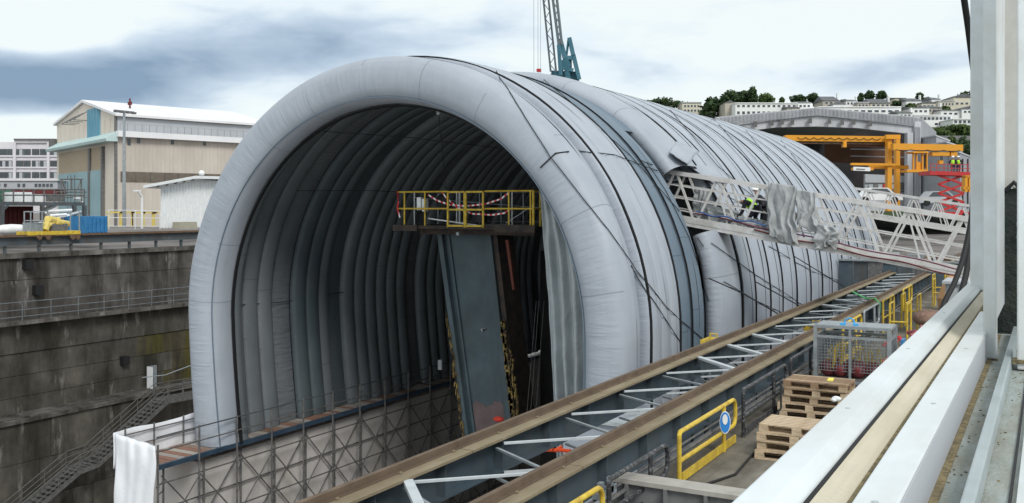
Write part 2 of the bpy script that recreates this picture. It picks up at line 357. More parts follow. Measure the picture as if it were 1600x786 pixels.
from mathutils.bvhtree import BVHTree
_v, _f = [], []
for o in C.objects:
    if o.type == 'MESH' and o.parent in (tent, rear):
        k0 = len(_v); w0 = wloc(o); _v += [v.co + w0 for v in o.data.vertices]; _f += [tuple(i + k0 for i in p.vertices) for p in o.data.polygons]
_bvh = BVHTree.FromPolygons(_v, _f)
def on_tent(px, py, off=.03):
    """where the line of sight of a photograph pixel meets the tent, lifted a little off the cloth"""
    d = (P(px, py, D=1) - EYE).normalized(); h = _bvh.ray_cast(EYE, d)
    if h[0] is None: return P(px, py, D=32)
    n_ = h[1] if h[1].dot(d) < 0 else -h[1]
    return h[0] + n_ * off - d * off * .3
def rope(pts, label, r=.018, m=None, name='guy_rope', group='ropes over the tent', sub=6):
    q = []
    for a, b in zip(pts, pts[1:]):
        for i in range(sub): q.append(VL(a, b, i / sub))
    q.append(Vector(pts[-1])); return tag(MB().tube(q, r, n=5).build(name, m or M_rope), label, 'rope', group)
def tent_rope(px, label, r=.014, rad=.03):
    q = []
    for (a, b), (c, d) in zip(px, px[1:]):
        n = max(2, int(math.hypot(c - a, d - b) / 14))
        for i in range(n): q.append(on_tent(lerp(a, c, i / n), lerp(b, d, i / n), rad))
    q.append(on_tent(*px[-1], rad)); return tag(MB().tube(q, r, n=5).build('guy_rope', M_rope), label, 'rope', 'ropes over the tent')
tent_rope([(775, 112), (860, 245), (950, 360), (985, 410), (1040, 480), (1118, 548)], 'long black rope running diagonally over the mouth tube from crown to rails')
tent_rope([(905, 236), (960, 243), (1010, 262), (1040, 272)], 'short black rope running across the ribs at shoulder height of the front section')
tent_rope([(850, 125), (925, 190), (985, 245), (1060, 330), (1100, 385)], 'black rope slanting over the blue grey band of the tent')
tent_rope([(845, 262), (868, 240), (905, 236)], 'short rope loop round the mouth tube of the tent', .02)
tent_rope([(985, 415), (1020, 470), (1062, 535)], 'black rope from the mouth tube knot down to the girder')
tent_rope([(1010, 255), (1040, 300), (1075, 370), (1108, 470)], 'black rope hanging down along the blue grey band')
tent_rope([(1000, 250), (1050, 272), (1085, 340)], 'thin rope crossing the band above the gangway')
for i, q in enumerate([[(1105, 175), (1170, 250), (1240, 330)], [(1040, 165), (1120, 260), (1190, 320)], [(1165, 205), (1235, 290), (1290, 350)], [(1180, 330), (1120, 300), (1075, 260)], [(1220, 220), (1280, 300), (1330, 370)],
                        [(1110, 380), (1180, 430), (1260, 480)], [(1200, 385), (1270, 425), (1350, 452)], [(1130, 440), (1180, 470), (1235, 495)]]):
    tent_rope(q, (['first', 'second', 'third', 'fourth', 'fifth'][i] + ' thin rope crossing the narrow ribs above the gangway, left to right' if i < 5 else ['upper left', 'long middle', 'short lower'][i - 5] + ' guy rope slanting over the ribs below the gangway'), .014, .04)
q = P(385, 298, X=TX - 7.7), P(585, 298, Y=30.6), P(625, 300, Y=33)
rope(q, 'thin cord strung across the inside of the tent left of the yellow platform', .012, group='cords strung inside the tent')
rope([P(475, 203, Y=26.2), P(640, 215, Y=28), P(800, 234, Y=30)], 'thin cord strung under the crown inside the tent mouth', .012, group='cords strung inside the tent')
rope([P(353, 478, X=TX - 7.9), P(440, 472, X=TX - 8), P(545, 455, X=TX - 8.05), P(615, 451, X=TX - 8.05)], 'cord strung along the left inner wall of the tent', .014, group='cords strung inside the tent')
lampw = thing('hanging_work_lamp', 'small lamp hanging on a long cord from the crown over the yellow platform', 'lamp', P(685, 172, Y=29))
a = P(685, 172, Y=29); b = P(697, 296, Y=29); MB().tube([a + Vector((0, 0, .5)), a, b], .012, n=5).build('cord', M_rope, lampw)
MB().lathe(a - Vector((0, 0, .12)), [(.03, .14), (.07, .1), (.08, 0), (.05, -.05)], n=10).build('lamp_shade', mat('white_plastic', (.7, .7, .7)), lampw)

# big pleated curtain hanging inside the right-hand side of the mouth
def curtain(u, v):
    # u: from the free edge to the tube, v: top to bottom
    zt = CZ + .55; zb = CZ - 8.2; z = lerp(zt, zb, v)
    xe = lerp(P(846, 300, Y=26.9).x, P(874, 620, Y=26.9).x, v ** .9)
    xr = TX + sqrt(max(.01, 7.6 ** 2 - max(0, z - SPR) ** 2)); x = lerp(xe, xr, u)
    amp = .07 + .10 * v; ph = u * 40 + 2 * sin(u * 5) + .8 * sin(v * 3) + 1.6 * noise.noise(Vector((u * 3, v * 2, 1)))
    return Vector((x, 26.75 + amp * sin(ph) + .35 * u + .12 * noise.noise(Vector((u * 6, v * 9, 4))), z))
M_curt = mat('curtain_fabric', (.36, .40, .42), (.45, .49, .51), rough=.42, sc=1.5, bump=2.5, bsc=4, spec=.5)
cb_ = MB().grid(curtain, 110, 50).build('pleated_curtain', M_curt, tent, smooth=True)
cb_.modifiers.new('thickness', 'SOLIDIFY').thickness = .02
# dark air vents at the foot of the left wall
for px, py in ((388, 663), (497, 638), (566, 617), (602, 606)):
    q = P(px, py, X=TX - 7.85); MB().box(q + Vector((.12, 0, 0)), (.16, .55, .5)).build('blower_vent', mat('vent_dark', (.02, .016, .012), (.10, .06, .03), sc=4), tent)
# ---------------------------------------------------------------- dock, opposite quay
M_conc = mat('dock_concrete', (.06, .054, .049), (.16, .147, .137), rough=.95, sc=.8, stain=(.02, .017, .014), st=.9, ssc=(.9, .9, .16), bump=1.2, bsc=6, lo=.3, hi=.75, st2=((.28, .27, .26), .85, (1.3, 1.3, .28), .585))
M_conc2 = mat('dock_concrete_mossy', (.052, .047, .039), (.145, .132, .115), rough=.95, sc=.6, stain=(.02, .019, .013), st=.92, ssc=(.5, .5, .14), bump=1.2, bsc=6, st2=((.23, .215, .19), .75, (1.0, 1.0, .26), .575), lo=.3, hi=.72)
M_moss = mat('mossy_concrete', (.045, .04, .026), (.10, .088, .055), rough=.95, sc=.6, stain=(.018, .016, .010), st=.9, ssc=(.8, .8, .14), bump=1.2, bsc=6, st2=((.075, .066, .016), .8, (.7, .7, .10), .50))
M_conc3 = mat('dock_concrete_pale', (.085, .078, .07), (.19, .178, .165), rough=.95, sc=1.3, stain=(.03, .026, .02), st=.95, ssc=(.7, .7, .13), bump=1.2, bsc=6, st2=((.33, .32, .30), .8, (1.2, 1.2, .5), .62))
M_plast = mat('plastered_concrete', (.58, .55, .54), (.64, .61, .60), rough=.9, sc=.8, stain=(.40, .36, .31), st=.5, ssc=(.8, .8, .3), bump=.4, bsc=8)
M_quay = mat('quay_ground', (.17, .155, .15), (.28, .255, .25), rough=.95, sc=.35, stain=(.10, .09, .08), st=.8, ssc=(.1, .1, .1), bump=.5, bsc=3)
M_steel = mat('painted_blue_grey_steel', (.06, .08, .095), (.10, .125, .14), rough=.55, sc=1.4, stain=(.09, .06, .04), st=.55, ssc=(1.5, 1.5, .7))
M_galv = mat('galvanised_steel', (.28, .31, .33), (.38, .41, .43), rough=.45, metal=.5, sc=6)
M_gtube = mat('dull_scaffold_tube', (.12, .125, .13), (.22, .21, .20), rough=.6, metal=.4, sc=5)
M_white = mat('white_paint', (.72, .74, .75), (.80, .82, .83), rough=.5, sc=3)
M_yel = mat('yellow_paint', (.62, .43, .035), (.72, .53, .07), rough=.45, sc=4, stain=(.25, .14, .04), st=.5, ssc=(5, 5, 5))
M_red = mat('red_paint', (.50, .03, .03), (.42, .05, .05), rough=.5, sc=3)
M_rust = mat('rusty_steel', (.09, .055, .035), (.17, .11, .07), rough=.9, sc=5, bump=.5, bsc=30)
M_black = mat('black_rubber', (.015, .015, .016), rough=.6)
M_glass = mat('dark_window_glass', (.03, .04, .05), (.07, .085, .10), rough=.12, sc=.5, spec=.7)

WX = -54.0
zq = P(0, 397, X=WX).z
floor_ = struct('dock_floor', MB().bb(-54, -5.6, -40, 260, -24, -22), M_plast)
left_q = struct('quay', MB().bb(-500, WX + .01, -80, 900, -26, zq - .02), M_quay)
dw = struct('dock_wall', MB().bb(WX - .6, WX + .05, -20, 240, -24, zq - .25).bb(WX - .05, WX + 1.9, -20, 240, -24, P(0, 655, X=WX + 2).z - .2), M_conc)
row_y = [399, 440, 506, 556, 592, 626, 652]; zr = [P(0, v, X=WX + .35).z for v in row_y]
for k in range(len(zr) - 1):
    y = 26.0 + (k % 2) * 1.3; th = .35 + .04 * (k % 3)
    while y < 58:
        L_ = U(4.5, 8.0); m = (M_conc, M_conc, M_conc2, M_conc2, M_conc2, M_conc2)[k]
        if R() < .06: m = M_conc3
        if k >= 3 and y > 42.5: m = M_moss
        MB().bb(WX, WX + th + U(-.006, .006), y + .003, y + L_ - .003, zr[k + 1] + .02, zr[k] - .010).build('concrete_block', m, dw); y += L_
z = zr[-1] - .25
for k in range(4):                                                           # lower stage, standing 1.6 m proud
    y = 26.0 + (k % 2) * 1.8; h = 2.3
    while y < 58:
        L_ = U(3.0, 5.4); MB().bb(WX + 1.5, WX + 2.0 + U(-.04, .04), y + .02, y + L_ - .02, z - h + .03, z).build('concrete_block', (M_conc2, M_conc3)[R() < .15], dw); y += L_
    z -= h
MB().bb(WX - .4, WX + .55, 20, 70, zq - .28, zq).build('coping', M_conc3, dw)
MB().bb(WX, WX + 2.15, 20, 70, zr[-1] - .2, zr[-1] + .02).build('ledge', M_conc3, dw)
MB().bb(WX, WX + 1.1, 20, 70, zr[2] - .12, zr[2] + .10).build('walkway_slab', M_conc3, dw)
for px, py in ((43, 413), (194, 563), (58, 453)): MB().box(P(px, py, X=WX + .5), (.5, .5, .55)).build('drain_hole', M_black, dw)

def railing(name, pts, h, label, cat='railing', m=None, r=.028, rails=(1, .55), step=2.0, group=None, posts=True, n=6):
    """handrail along the foot points pts"""
    t = thing(name, label, cat, pts[0], group); m = m or M_galv
    for a, b in zip(pts, pts[1:]):
        a, b = Vector(a), Vector(b); k = max(1, round((b - a).length / step)); up = Vector((0, 0, h))
        for f in rails: MB().tube([a + up * f, b + up * f], r, n=n).build('rail', m, t)
        if posts:
            for i in range(k + 1): p = VL(a, b, i / k); MB().tube([p, p + up], r, n=n).build('post', m, t)
    return t
railing('walkway_railing', [(WX + 1.0, 26, zr[2] + .08), (WX + 1.0, 56, zr[2] + .08)], 1.15, 'long galvanised railing along the ledge halfway up the left dock wall', rails=(1, .6, .25), step=1.9, m=mat('walkway_rail_metal', (.13, .145, .155), (.20, .215, .225), rough=.6, metal=.3))
# staircase down the wall
M_galvd = mat('dull_galvanised', (.10, .10, .095), (.16, .16, .155), rough=.6, metal=.3, sc=4)
st = thing('wall_staircase', 'grey steel staircase with handrails climbing the left dock wall', 'staircase', (-50.5, 30, -15))
SX = -50.2
foot = [P(20, 828, X=SX), P(125, 738, X=SX), P(155, 726, X=SX), P(262, 628, X=SX), P(330, 615, X=SX)]
for sx_ in (0, -1.3):
    o_ = Vector((sx_, 0, 0))
    for a, b in zip(foot, foot[1:]):
        MB().beam(a + o_, b + o_, .06, .25).build('stringer', M_galvd, st)
        for f in (1.05, .7, .38): MB().tube([a + o_ + Vector((0, 0, f)), b + o_ + Vector((0, 0, f))], .025, n=6).build('handrail', M_galvd, st)
        k = max(1, round((b - a).length / 1.4))
        for i in range(k): p = VL(a, b, i / k) + o_; MB().tube([p, p + Vector((0, 0, 1.05))], .03, n=5).build('post', M_galvd, st)
for a, b in zip(foot, foot[1:]):
    k = max(2, round((b - a).length / .34))
    for i in range(k): MB().box(VL(a, b, (i + .5) / k) + Vector((-.65, 0, 0)), (1.25, .26, .04)).build('step', M_galvd, st)
a = P(322, 562, X=-51.5); b = P(258, 586, X=-51.5)
tag(MB().tube([a, b, P(222, 590, X=-51.5)], .035).build('wall_handrail', M_galv), 'single slanting handrail bolted to the wall above the stair landing', 'handrail')
lk = thing('wall_panel', 'white perforated metal panel fixed to the mossy dock wall', 'panel', P(237, 611, X=WX + .6))
a = P(229, 613, X=WX + .6); MB().bb(a.x, a.x + .12, a.y, a.y + .75, a.z, a.z + 1.75).build('panel', M_galv, lk); MB().bb(a.x + .1, a.x + .6, a.y - .05, a.y, a.z, a.z + 1.75).build('side_plate', M_white, lk)

# left crane girder on short posts
gd = thing('crane_girder', 'long low blue grey crane girder on the edge of the left quay', 'girder', (WX, 30, zq))
zt, zb_ = P(0, 370, X=WX + .2).z, P(0, 384, X=WX + .2).z
MB().bb(WX - .15, WX + .35, 24, 80, zt - .05, zt).build('top_flange', M_rust, gd); MB().bb(WX + .05, WX + .1, 24, 80, zb_, zt - .05).build('web', M_steel, gd); MB().bb(WX - .1, WX + .3, 24, 80, zb_ - .04, zb_).build('bottom_flange', M_steel, gd)
MB().bb(WX + .03, WX + .12, 24, 80, zt, zt + .08).build('rail', M_rust, gd)
for i in range(20): MB().bb(WX + .02, WX + .2, 26 + i * 2.2, 26.12 + i * 2.2, zq, zb_ - .04).build('post', M_steel, gd)

# yellow machine trolley on that girder
X0 = WX + .3
tr = thing('rail_trolley', 'yellow machine trolley with motors and hoses standing on the left crane girder', 'trolley', P(85, 368, X=X0))
def px_box(mb, x0, x1, y0, y1, X, dx, dxo=0):
    """box whose dock-side face covers that patch of the plane X"""
    a, b = P(x0, y1, X=X), P(x1, y1, X=X); zt_ = P(x0, y0, X=X).z; return mb.bb(X - dx, X, a.y, b.y, a.z, zt_)
px_box(MB(), 45, 126, 362, 368, X0, 1.2).build('chassis', M_yel, tr)
for x in (60, 74, 112, 120): a = P(x, 368, X=X0); MB().tube([a + Vector((.02, 0, -.1)), a + Vector((.14, 0, -.1))], .16, n=14).build('wheel', M_rust, tr)
px_box(MB(), 48, 66, 348, 362, X0 - .2, .8).build('motor_box', M_galv, tr)
px_box(MB(), 82, 106, 350, 362, X0 - .2, .8).build('pump_box', M_gtube, tr)
M_yel2 = mat('faded_yellow', (.62, .48, .12), (.72, .58, .2), rough=.6, sc=5)
for x0, y0, x1, y1, r in ((70, 360, 76, 340, .22), (76, 342, 90, 345, .2), (88, 347, 106, 350, .2), (76, 352, 92, 342, .14), (100, 345, 96, 358, .16)): MB().tube([P(x0, y0, X=X0 - .3), P(x1, y1, X=X0 - .5)], r, n=10).build('yellow_drum', M_yel2, tr)
for x0, x1 in ((38, 38), (48, 48), (66, 66), (110, 110), (124, 124)): MB().tube([P(x0, 362, X=X0 - .1), P(x1, 330, X=X0 - .1)], .04, n=5).build('frame_post', M_galv, tr)
for y in (331, 345): MB().tube([P(38, y, X=X0 - .1), P(70, y, X=X0 - .1)], .04, n=5).build('frame_rail', M_galv, tr)

def container(name, label, cat, x0, x1, y0, y1, X, depth, m, ribs=10, group=None):
    a, b = P(x0, y1, X=X), P(x1, y1, X=X); zt_ = P(x0, y0, X=X).z
    t = thing(name, label, cat, ((2 * X - depth) / 2, (a.y + b.y) / 2, a.z), group)
    MB().bb(X - depth, X, a.y, b.y, a.z, zt_).build('body', m, t)
    for i in range(ribs):
        y = lerp(a.y, b.y, (i + .5) / ribs); MB().bb(X, X + .06, y - (b.y - a.y) / ribs * .25, y + (b.y - a.y) / ribs * .25, a.z + .12, zt_ - .12).build('rib', m, t)
    return t
M_blue = mat('blue_paint', (.03, .16, .36), (.05, .22, .45), rough=.5, sc=2)
M_maroon = mat('maroon_paint', (.10, .02, .022), (.14, .03, .03), rough=.6, sc=2)
M_green = mat('green_paint', (.05, .12, .09), (.08, .17, .13), rough=.6, sc=2)
container('waste_skip', 'bright blue steel skip beside the trolley on the left quay', 'skip', 136, 168, 338, 366, -56.5, 2.0, M_blue, 5)
container('shipping_container', 'maroon container under the left steel platform', 'container', -30, 52, 322, 362, -62, 3, M_maroon, 12)
container('green_container', 'green container standing on the left steel platform', 'container', -20, 18, 296, 315, -63, 2.4, M_green, 6)
tag(px_box(MB(), 118, 136, 339, 362, -58, 1.2).build('tarpaulin_bale', M_blue), 'small blue box between trolley and skip', 'box')
# platform on legs
pf = thing('steel_platform', 'grey steel platform on legs with railings on the left quay', 'platform', P(70, 357, X=-60))
px_box(MB(), -40, 133, 315, 321, -59.5, 5).build('deck', M_steel, pf)
for x in (3, 66, 116, 132): MB().beam(P(x, 360, X=-59.5), P(x, 321, X=-59.5), .22, .22).build('leg', M_steel, pf)
for x in (3, 66): MB().beam(P(x, 330, X=-59.5), P(x + 10, 321, X=-59.5), .1).build('brace', M_steel, pf)
for y in (296, 305): MB().tube([P(-40, y, X=-59.5), P(132, y, X=-59.5)], .05, n=5).build('rail', M_gtube, pf)
for x in range(5, 140, 16): MB().tube([P(min(x, 132), 316, X=-59.5), P(min(x, 132), 296, X=-59.5)], .05, n=5).build('post', M_gtube, pf)
for y in (300, 308): MB().tube([P(88, y, X=-64), P(135, y, X=-64)], .05, n=5).build('rail', M_gtube, pf)
for k, (x0, x1, y0) in enumerate(((28, 50, 300), (54, 66, 304), (92, 100, 303))):
    tag(px_box(MB(), x0, x1, y0, 315, -61.5, 1.5).build('site_box', M_white if k < 2 else M_gtube), ('white site box on the steel platform', 'small white box right of the larger one on the steel platform', 'dark narrow cabinet on the steel platform by the mast frame')[k], 'box')
mf = thing('lifting_frame', 'thin grey lifting frame standing on the steel platform', 'frame', P(110, 315, X=-61))
for x0, y0, x1, y1 in ((96, 315, 96, 280), (127, 315, 127, 280), (94, 280, 129, 280), (96, 280, 102, 296), (127, 280, 121, 296), (112, 296, 112, 278)): MB().tube([P(x0, y0, X=-61), P(x1, y1, X=-61)], .05, n=5).build('bar', M_gtube, mf)
for i in range(16):                                                          # heaps of pipes and gear between
    x = U(60, 130); y = U(324, 355); a = P(x, y, X=-58.5 - R() * 2); tag(MB().tube([a, a + Vector((U(-.5, .5), U(.5, 1.8), U(-.3, .5)))], U(.05, .14), n=7).build('pipe_length', R() < .5 and M_galv or M_white), 'pipe in the pile of gear under the steel platform', 'pipe', 'pipes piled under the platform')
tag(MB().ball(P(18, 359, X=-56.5), .5, 1.4, .35, n=12).build('cloth_heap', M_white, smooth=True), 'crumpled white cloth heap on the quay edge at far left', 'cloth')

# white corrugated shed
sd = thing('corrugated_shed', 'white corrugated shed with a sloping roof beside the tent', 'shed', P(290, 357, X=-60))
XS = -60.0; a, b = P(251, 357, X=XS), P(345, 357, X=XS); zt0, zt1 = P(251, 293, X=XS).z, P(305, 281, X=XS).z
MB().prism([(XS, a.y, a.z), (XS, b.y, a.z), (XS, b.y, zt1), (XS, P(305, 300, X=XS).y, zt1), (XS, a.y, zt0)], FW * 8 + RT * 1).build('wall', M_white, sd)
k = 0; y = a.y + .08
while y < b.y: MB().bb(XS, XS + .06, y, y + .12, a.z + .05, lerp(zt0, zt1, min(1, (y - a.y) / (P(305, 300, X=XS).y - a.y))) - .1).build('corrugation', M_white, sd); y += .3
r0, r1, r2 = P(224, 294, X=XS + .8), P(305, 279, X=XS + .8), P(352, 280, X=XS + .8)
MB().prism([r0, r1, r2, r2 + Vector((0, 0, .22)), r1 + Vector((0, 0, .22)), r0 + Vector((0, 0, .22))], FW * 9 + RT * 1).build('roof', M_white, sd)
for i in range(5): p = VL(r0, r1, .3 + i * .17); MB().bb(XS, XS + .75, p.y - .05, p.y + .05, p.z - .16, p.z - .01).build('rafter', M_gtube, sd)
tag(px_box(MB(), 281, 308, 347, 358, XS + 1.2, .8).build('fuse_box', mat('beige_paint', (.35, .33, .26), (.4, .38, .3))), 'beige cabinet at the foot of the white shed', 'cabinet')
tag(MB().ball(P(315, 271, X=-66), .28, .28, .28).build('dome_light', M_white, smooth=True), 'small white globe above the shed roof', 'globe')
MX = -62
fence = railing('quay_fence', [P(170, 358, X=-58), P(250, 358, X=-58)], 1.35, 'pale railing on the quay between skip and shed', m=M_white, rails=(1, .6, .15), step=1.8)
for i, x in enumerate((178, 197, 214, 232, 246)):
    q = P(x, 346, X=-74); t = thing('yellow_barrier', ('first', 'second', 'third', 'fourth', 'fifth')[i] + ' yellow barrier from the left behind the quay fence', 'barrier', q, 'yellow barriers behind the quay fence')
    MB().bb(q.x, q.x + .2, q.y - .8, q.y + .8, q.z + .75, q.z + .9).build('board', M_yel2, t)
    for d in (-.6, .6): MB().bb(q.x, q.x + .15, q.y + d - .06, q.y + d + .06, q.z - .5, q.z + .9).build('leg', M_yel2, t)
# tall floodlight mast
q = P(194, 356, X=-62); tp = P(196, 174, X=-62)
ms = thing('floodlight_mast', 'tall grey floodlight mast in front of the beige hangar', 'lamp mast', q)
MB().tube([q, Vector((q.x, q.y, tp.z))], .15, n=10, r1=.09).build('mast', M_galv, ms); MB().bb(q.x - .05, q.x + .05, q.y - .9, q.y + .9, tp.z, tp.z + .06).build('crossbar', M_galv, ms)
for d in (-.8, -.3, .3, .8): MB().box((q.x + .1, q.y + d, tp.z - .08), (.25, .32, .16)).build('floodlight', M_gtube, ms)
for x, y, yt in ((222, 357, 308), (131, 340, 320)):
    q = P(x, y, X=-63); z1 = P(x, yt, X=-63).z
    t = thing('street_lamp', 'white street lamp with angled head left of the shed' if x > 200 else 'short white lamp post behind the blue skip', 'lamp post', q)
    MB().tube([q, Vector((q.x, q.y, z1)), Vector((q.x, q.y - .35, z1 + .4))], .09, n=7).build('post', M_white, t); MB().box((q.x, q.y - .5, z1 + .5), (.2, .6, .12)).build('lamp_head', M_white, t)
q = P(203, 180, D=150); tag(MB().tube([q, q + Vector((0, 0, 2.6))], .14, n=6).bb(q.x - .4, q.x + .4, q.y - .1, q.y + .1, q.z + 1.6, q.z + 2.1).build('antenna', M_maroon), 'small dark red antenna on the hangar roof', 'antenna')

# ---------------------------------------------------------------- beige hangar
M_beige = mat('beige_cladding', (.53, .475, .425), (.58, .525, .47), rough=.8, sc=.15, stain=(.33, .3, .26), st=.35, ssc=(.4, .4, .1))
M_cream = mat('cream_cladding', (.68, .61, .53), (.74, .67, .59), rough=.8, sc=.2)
M_teal = mat('teal_door', (.24, .38, .42), (.29, .43, .47), rough=.6, sc=.2)
M_teal2 = mat('deep_teal', (.12, .30, .40), (.15, .34, .45), rough=.6, sc=.3)
M_tealp = mat('pale_teal', (.42, .56, .56), (.48, .60, .60), rough=.6, sc=.3)
M_roofw = mat('pale_roof_sheet', (.70, .70, .72), (.80, .80, .82), rough=.55, sc=.2)
M_greyp = mat('pale_grey_cladding', (.40, .42, .45), (.45, .47, .50), rough=.7, sc=.3)
M_brown = mat('brown_glazing', (.13, .105, .085), (.18, .15, .12), rough=.4, sc=1)
hg = thing('hangar', 'large beige hangar with teal sliding doors and a white roof at left', 'hangar', P(182, 340, D=140))
gA, gC, gB = P(89, 340, D=166), P(182, 340, D=140), P(430, 340, D=159); gz = zq - 2
H_ = lambda px, py, D: P(px, py, D=D).z
zE = H_(182, 181, 140); zLow = H_(182, 206, 140); zAp = H_(136, 161, 153); zEl = H_(90, 195, 166)
v_g = (gA - gC); v_g.z = 0; v_l = (gB - gC); v_l.z = 0
def onG(u, z, off=0): q = gC + v_g * u; nrm = Vector((v_g.y, -v_g.x, 0)).normalized(); nrm = nrm if nrm.dot(EYE - gC) > 0 else -nrm; q = q + nrm * off; return Vector((q.x, q.y, z))
def onL(u, z, off=0): q = gC + v_l * u; nrm = Vector((v_l.y, -v_l.x, 0)).normalized(); nrm = nrm if nrm.dot(EYE - gC) > 0 else -nrm; q = q + nrm * off; return Vector((q.x, q.y, z))
gable = [onG(0, gz), onG(1, gz), onG(1, zEl), onG(.5, zAp), onG(0, zE)]
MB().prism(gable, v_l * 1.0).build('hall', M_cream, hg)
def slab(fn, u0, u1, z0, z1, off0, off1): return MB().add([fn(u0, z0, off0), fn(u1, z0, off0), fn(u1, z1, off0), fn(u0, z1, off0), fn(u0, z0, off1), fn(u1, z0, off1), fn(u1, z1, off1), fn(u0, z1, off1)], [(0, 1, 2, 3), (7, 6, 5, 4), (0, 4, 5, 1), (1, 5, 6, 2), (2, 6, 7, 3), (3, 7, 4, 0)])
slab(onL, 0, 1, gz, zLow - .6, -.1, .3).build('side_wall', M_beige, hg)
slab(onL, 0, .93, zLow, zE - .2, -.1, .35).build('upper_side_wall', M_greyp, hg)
slab(onL, -.01, 1, zLow - .75, zLow + .1, -.1, 1.3).build('gutter_walkway', M_roofw, hg)
for k in range(24): slab(onL, k / 24, k / 24 + .0008, zLow + .1, zLow + 1.2, 1.15, 1.25).build('walkway_post', M_galv, hg)
slab(onL, 0, 1, zLow + 1.17, zLow + 1.20, 1.15, 1.25).build('walkway_rail', M_galv, hg)
def q_u(px):                                                                 # where along the long wall a pixel column falls
    d = P(px, 300, D=1) - EYE; n_ = Vector((v_l.y, -v_l.x, 0)); t = (gC - EYE).dot(n_) / d.dot(n_); return ((EYE + d * t) - gC).dot(v_l) / v_l.length_squared, t
for px, py in ((200, 222), (215, 219), (268, 221), (318, 223)):
    u, D_ = q_u(px); z = H_(px, py, D_); slab(onL, u - .008, u + .008, z - .45, z + .45, .28, .42).build('window', M_glass, hg)
for k in range(1, 40): slab(onL, k / 40, k / 40 + .0012, gz, zLow - .8, .25, .33).build('cladding_joint', M_beige, hg)
u0, D0 = q_u(187); u1, D1 = q_u(360); slab(onL, u0, u1, H_(187, 284, D0), H_(187, 268, D0), .28, .4).build('window_band', M_brown, hg)
for k in range(9): u = lerp(u0, u1, k / 8); slab(onL, u - .001, u + .001, H_(187, 284, D0), H_(187, 268, D0), .38, .5).build('mullion', M_gtube, hg)
zc = H_(182, 216, 140)
def g_u(px):
    d = P(px, 300, D=1) - EYE; n_ = Vector((v_g.y, -v_g.x, 0)); t = (gC - EYE).dot(n_) / d.dot(n_); return ((EYE + d * t) - gC).dot(v_g) / v_g.length_squared
slab(onG, g_u(157), g_u(138), zc, zAp - 1.3, -.1, .2).build('blue_strip', M_teal2, hg)
for k in range(4): u = lerp(g_u(157), g_u(138), (k + .5) / 4); slab(onG, u - .006, u + .006, zc, zAp - 1.6, .15, .3).build('strip_rib', M_teal2, hg)
MB().prism([onG(-.02, zc - .5, 0), onG(-.02, zc - .5, 1.6), onG(-.02, zc - .1, 1.7), onG(-.02, zc + 1.0, 0)], v_g * 1.04).build('canopy', M_tealp, hg)
slab(onG, g_u(162), g_u(94), zc - 4.6, zc - .9, -.1, .2).build('door_header', M_brown if False else mat('tan_panel', (.36, .29, .20), (.42, .34, .25)), hg)
slab(onG, g_u(162), g_u(144), gz, zc - 4.4, -.1, .35).build('sliding_door', M_teal, hg)
slab(onG, g_u(141), g_u(94), gz, zc - 4.4, -.1, .3).build('sliding_door', M_teal, hg)
slab(onG, g_u(144.5), g_u(141.5), gz, zc - .9, -.1, .45).build('door_guide', M_gtube, hg)
slab(onG, g_u(164), g_u(162), gz, zc - .9, -.1, .45).build('door_guide', M_gtube, hg)
for k in range(1, 12): slab(onG, k / 12, k / 12 + .0025, zc + 1.1, min(zE, zEl) - .2, .0, .06).build('cladding_joint', M_beige, hg)
slab(onG, -.01, .008, gz, zE, -.05, .25).build('corner_trim', M_gtube, hg)
for px in (109, 114, 120): u = g_u(px); slab(onG, u - .002, u + .002, zc - 10, zc - 4.8, .3, .38).build('door_cable', M_gtube, hg)
rt = [onG(-.03, zE - .1, .4), onG(.5, zAp + .1, .4), onG(1.03, zEl - .1, .4), onG(1.03, zEl + .25, .4), onG(.5, zAp + .5, .4), onG(-.03, zE + .25, .4)]
MB().prism(rt, v_l * 1.01).build('roof', M_roofw, hg)
for k in range(4):
    u = g_u(137 - k * 6); z = H_(130, 187 + k * .8, 150); a = onG(u, z, .1); out = onG(u, z, 2.2)
    MB().tube([a + Vector((0, 0, 1.4)), out], .07, n=5).build('bracket', M_gtube, hg); MB().tube([a, out], .07, n=5).build('bracket', M_gtube, hg)
for u, z in ((1.02, H_(86, 235, 166)),): MB().box(onG(u, z + 1, .3), (1.2, 1.2, 2)).build('speaker_box', M_gtube, hg)

# ---------------------------------------------------------------- white office block
ob = thing('office_block', 'white four storey office block with rows of windows at the far left', 'office building', P(45, 325, D=190))
D_ = 190; s_ = D_ / FPX; zz = lambda py: CZ + (325 - py) * s_
def rbox(mb, x0, x1, y0, y1, D, dep):
    """box facing the camera's way: front face at distance D"""
    a = P(x0, y1, D=D); w_ = RT * ((x1 - x0) * D / FPX); h_ = Vector((0, 0, (y1 - y0) * D / FPX)); d_ = FW * dep
    return mb.add([a, a + w_, a + w_ + d_, a + d_, a + h_, a + w_ + h_, a + w_ + d_ + h_, a + d_ + h_], [(3, 2, 1, 0), (4, 5, 6, 7), (0, 1, 5, 4), (1, 2, 6, 5), (2, 3, 7, 6), (3, 0, 4, 7)])
M_off = mat('office_white', (.60, .58, .62), (.68, .66, .70), rough=.8, sc=.3)
rbox(MB(), -60, 89, 222, 330, D_, 12).build('wall', M_off, ob); rbox(MB(), 22, 78, 218, 223, D_ - .4, 11).build('roof_storey', M_off, ob); rbox(MB(), 21, 79, 216.6, 218.3, D_ - .8, 12).build('roof', M_gtube, ob)
for y0, y1 in ((229, 232), (247, 250), (265, 268)): rbox(MB(), -60, 89, y0 + 13.5, y0 + 16, D_ - .25, .3).build('floor_band', M_off, ob)
for x in (22.5, 75): rbox(MB(), x - 2, x + 2, 223, 290, D_ - .4, .5).build('pier', M_off, ob)
